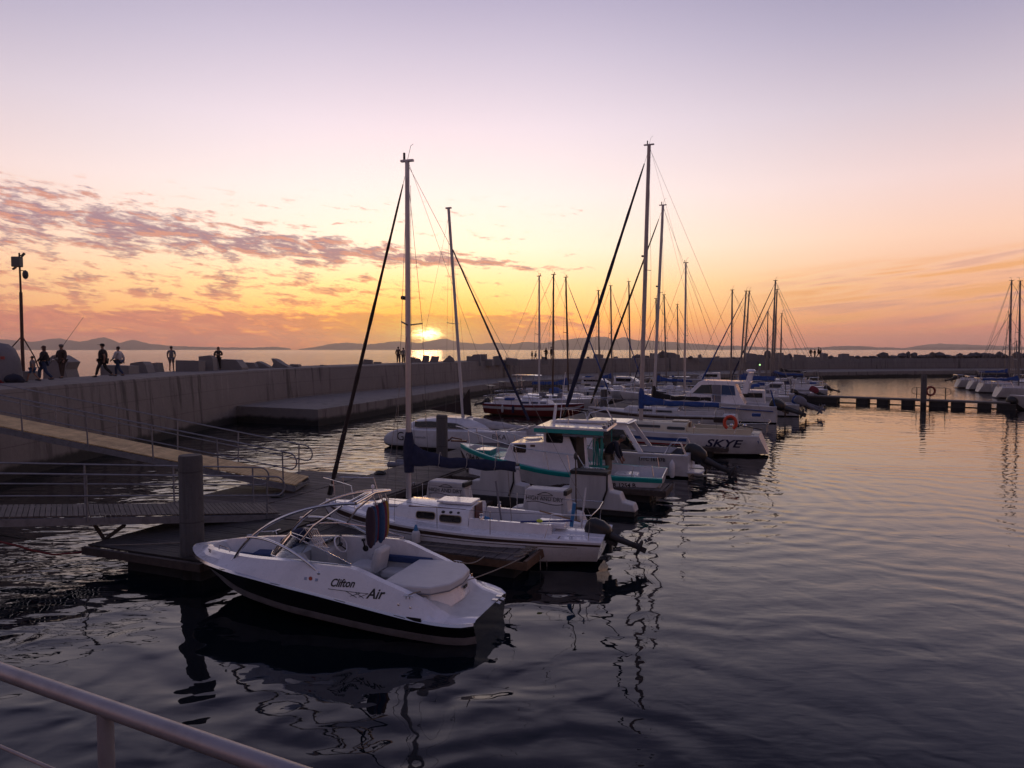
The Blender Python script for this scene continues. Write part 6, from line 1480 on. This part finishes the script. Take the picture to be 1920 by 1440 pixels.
for px, s_, lb_ in ((26, .34, 'larger black bag lying left of the pole base'), (36.5, .2, 'smaller dark bag in front of the pole base')):
    p = onpier(px, 717); mb = MB(); mb.ball((p.x, p.y, TOP+s_*.5), s_, 10, (1.25, .8, .72)); b_ = tag(mb.build('bag', CN, smooth=60), lb_, 'bag'); mb = MB(); mb.tube([(p.x-.12, p.y, TOP+s_*1.05), (p.x, p.y, TOP+s_*1.35), (p.x+.12, p.y, TOP+s_*1.05)], .012, 6); mb.build('strap', BLACKP, b_)
# ------------------------------------------------------------------ concrete armour blocks and boulders
def block(px0, px1, pyt, pyb, label, rnd=0, kind='block', tilt=0, group='armour blocks on the breakwater', out=.0, cut=None, poly=None):
    pc = (px0+px1)/2; p = PZ(pc, pyb, TOP)
    ray_d = Vector((p.x, p.y, 0)).normalized(); p = p + ray_d*out
    D = p.y; w = (px1-px0)/F*D; h = PY(pc, pyt, D).z - TOP
    rs = random.Random(int(px0*7+pyt))
    mb = MB()
    if kind == 'block':
        if cut is None: cut = rs.choice([(.0, .35), (.3, .0), (.15, .15), (.4, .2), (0, 0)])
        l, r_ = cut
        pts = [(-w/2, -.6), (-w/2*(1-.1*rs.random()), h*(1-l*.6)), (-w/2*(1-l*1.3)*.9, h), (w/2*(1-r_*1.3)*.9, h*(1-.08*rs.random())), (w/2*(1-.1*rs.random()), h*(1-r_*.7)), (w/2, -.6)]
        if poly: pts = [((x_-pc)/F*D, PY(pc, y_, D).z - TOP if y_ < pyb-1 else -.5) for x_, y_ in poly]
        elif rs.random() < .8: pts = [(a*(1+rs.uniform(-.1, .1)), b*(1+rs.uniform(-.12, .08)) if b > 0 else b) for a, b in pts]
        dep = max(.9, w*.8)
        mb.prism(pts, lambda q_: (q_[0], -dep/2, q_[1]), lambda q_: (q_[0]*.92, dep/2, q_[1]*.97))
    else:
        n = 6; rings = []
        for i in range(5):
            a = math.pi*i/4; rings.append([(w/2*math.sin(a)*math.cos(b)*(1+rs.uniform(-.28, .2)) , w/2*math.sin(a)*math.sin(b)*(1+rs.uniform(-.25, .2)), (h*.55 - h*.62*math.cos(a))*(1+rs.uniform(-.15, .12)) - .15) for b in frange(0, 2*math.pi*(n-1)/n, n)])
        mb.loft(rings)
    o = mb.build('concrete_block' if kind == 'block' else 'boulder', CONCB if kind == 'block' else ROCKD, smooth=0 if kind == 'block' else 0, bevel=.025 if kind == 'block' and w > 1.2 else 0)
    o.location = (p.x, p.y, TOP); o.rotation_euler = (rs.uniform(-.1, .1) if not poly else 0, tilt + (rs.uniform(-.1, .1) if not poly else 0), (rs.uniform(-.35, .35) if not poly else 0) if kind == 'block' else rs.uniform(0, 6))
    return tag(o, label, 'concrete block' if kind == 'block' else 'boulder', group)
block(92, 142, 665, 706, 'big tilted angular concrete block behind the angler', poly=[(93, 706), (94, 688), (100, 676), (112, 666), (120, 665), (142, 678), (135, 692), (143, 706)], out=.6, cut=(.75, .25))
block(200, 252, 684.5, 702, 'long low concrete block behind the woman in white', poly=[(200, 702), (200, 684), (230, 685), (252, 685.5), (254, 702)], out=.3, cut=(0, 0))
block(252, 290, 677.5, 700, 'concrete block with sloping sides right of the long low block', poly=[(252, 700), (252, 681), (262, 679), (275, 677.5), (281, 684), (290, 700)], out=.3, cut=(.1, .3))
block(282, 304, 679.5, 697, 'small upright concrete block left of the lone person in shorts', poly=[(290, 697), (283, 684), (287, 681), (300, 679.5), (302, 691), (306, 697)], out=.3, cut=(.15, .1))
block(337, 379, 675, 696.5, 'square fronted concrete block left of the woman with folded arms', poly=[(337, 696.5), (337, 675), (358, 675.5), (380, 676), (380, 696.5)], out=.2, cut=(0, 0))
block(378, 404, 667, 695.5, 'taller block directly left of the woman with folded arms', poly=[(378, 695.5), (378, 668), (399, 666), (404, 672), (406, 695.5)], out=.5, cut=(.05, .25))
block(414, 460, 673, 693.5, 'wide sloping concrete block right of the woman with folded arms', poly=[(414, 693.5), (416, 673), (449, 674), (455, 681), (461, 689), (460, 693.5)], out=.3, cut=(.15, .5))
block(456, 484, 679, 691, 'low dark concrete block before the row of sharp edged ones', poly=[(457, 691), (457, 679), (480, 680), (485, 688), (482, 691)], out=.3, cut=(.1, .2))
block(478, 508, 677, 690.5, 'wedge shaped concrete block with its top to the left', poly=[(474, 690.5), (479, 681), (487, 677), (498, 682), (509, 688), (508, 690.5)], out=.3, cut=(.35, .7))
block(510, 545, 671.5, 689.5, 'pointed concrete block rising like a fin from the walkway edge', poly=[(508, 689.5), (517, 681), (513, 671.5), (521, 674), (533, 682), (546, 688), (545, 689.5)], out=.3, cut=(.05, .9))
block(545, 565, 682.5, 688.5, 'flat low slab right of the fin shaped block', poly=[(545, 688.5), (546, 682.5), (562, 683), (566, 688.5)], out=.3, cut=(0, .1))
block(604, 612, 684, 686.5, 'tiny low stone alone on the walkway edge', out=.3)
block(678, 699, 674, 683, 'concrete block left of the leaning dark furled sail', poly=[(677, 683), (684, 673.5), (699, 675), (699, 683)], out=.2)
block(700, 716, 678.5, 682, 'low slab right of the leaning dark furled sail', out=.2, cut=(0, 0))
for i, (a, b, t_, bb) in enumerate([(766, 779, 669.5, 680), (779, 793, 671, 680), (792, 805, 665.5, 679.5), (805, 824, 667, 679.5), (824, 856, 666, 679)]):
    block(a, b, t_, bb, ['dark squat block just right of the nearest mast', 'sloping block second right of the nearest mast', 'squarish upright block third right of the nearest mast', 'tilted block fourth right of the nearest mast', 'fin shaped block left of the second mast'][i], out=.2, poly=[[(765,680),(767,670),(779,669.5),(781,680)], [(779,680),(781,671),(788,673),(794,680)], [(790,679.5),(794,665.5),(805,667),(804,679.5)], [(803,679.5),(810,667.5),(824,668),(820,679.5)], [(822,679),(836,673),(843,666),(850,671),(858,679)]][i])
for i, (a, b, t_, bb) in enumerate([(874, 890, 668, 677.5), (884, 903, 664.5, 677.5), (897, 913, 664, 677), (898, 925, 673.5, 677), (924, 941, 667, 676.5), (948, 970, 671.5, 676), (1015, 1026, 669.5, 675)]):
    block(a, b, t_, bb, ['low ragged block right of the second mast', 'jagged block leaning left between the masts', 'tall jagged block beside the leaning one', 'long flat rock at the foot of the jagged blocks', 'square block standing apart right of the jagged blocks', 'low flat block left of the two children', 'small block by the person with the phone'][i], out=.2)
rx = random.Random(11)
mids = [(1099, 1106), (1112, 1131), (1150, 1158), (1185, 1204), (1206, 1216), (1218, 1236), (1232, 1252), (1250, 1268), (1262, 1274), (1290, 1300), (1309, 1315), (1340, 1350), (1372, 1380), (1397, 1418), (1420, 1432), (1432, 1448), (1453, 1468), (1470, 1480), (1476, 1486), (1488, 1510), (1540, 1550), (1551, 1563), (1574, 1590), (1592, 1600), (1602, 1613)]
tops = [667.5, 664.5, 668.5, 664, 666, 663, 657.5, 660, 664, 666.5, 665, 668, 668, 662, 665, 658, 662, 665, 663, 664.5, 662, 666, 662.5, 667, 666]
for i, ((a, b), t_) in enumerate(zip(mids, tops)):
    block(a, b, t_, 671.5 - i*.03, ORD[i] + ' small armour block from the left on the breakwater behind the masts', out=.3, kind='block' if i % 3 else 'boulder', group='far armour blocks behind the masts')
x_ = 1616; bi = 0
while x_ < 1925:
    w_ = rx.uniform(9, 24); t_ = rx.choice([rx.uniform(659.5, 662.5), rx.uniform(663, 667)])
    block(x_, x_+w_, t_, 670.2, ORD[bi] + ' dark boulder from the left on the far right breakwater', kind='boulder', out=.8, group='boulders on the far right breakwater'); x_ += w_*rx.uniform(.55, .95); bi += 1
# ------------------------------------------------------------------ haze over the bay
HZ = bpy.data.materials.new('haze'); HZ.use_nodes = True; n_ = HZ.node_tree.nodes; n_.remove(n_['Principled BSDF'])
pv = n_.new('ShaderNodeVolumePrincipled'); pv.inputs['Color'].default_value = (.97, .93, .95, 1); pv.inputs['Density'].default_value = .00011; pv.inputs['Anisotropy'].default_value = .8
HZ.node_tree.links.new(pv.outputs[0], n_['Material Output'].inputs['Volume'])
mb = MB(); mb.box((0, 4400, 82), (17900, 9160, 170)); hz = mb.build('haze', HZ, smooth=0); tag(hz, 'thin pink evening haze over the bay', kind='stuff')
# end
bpy.context.view_layer.update()
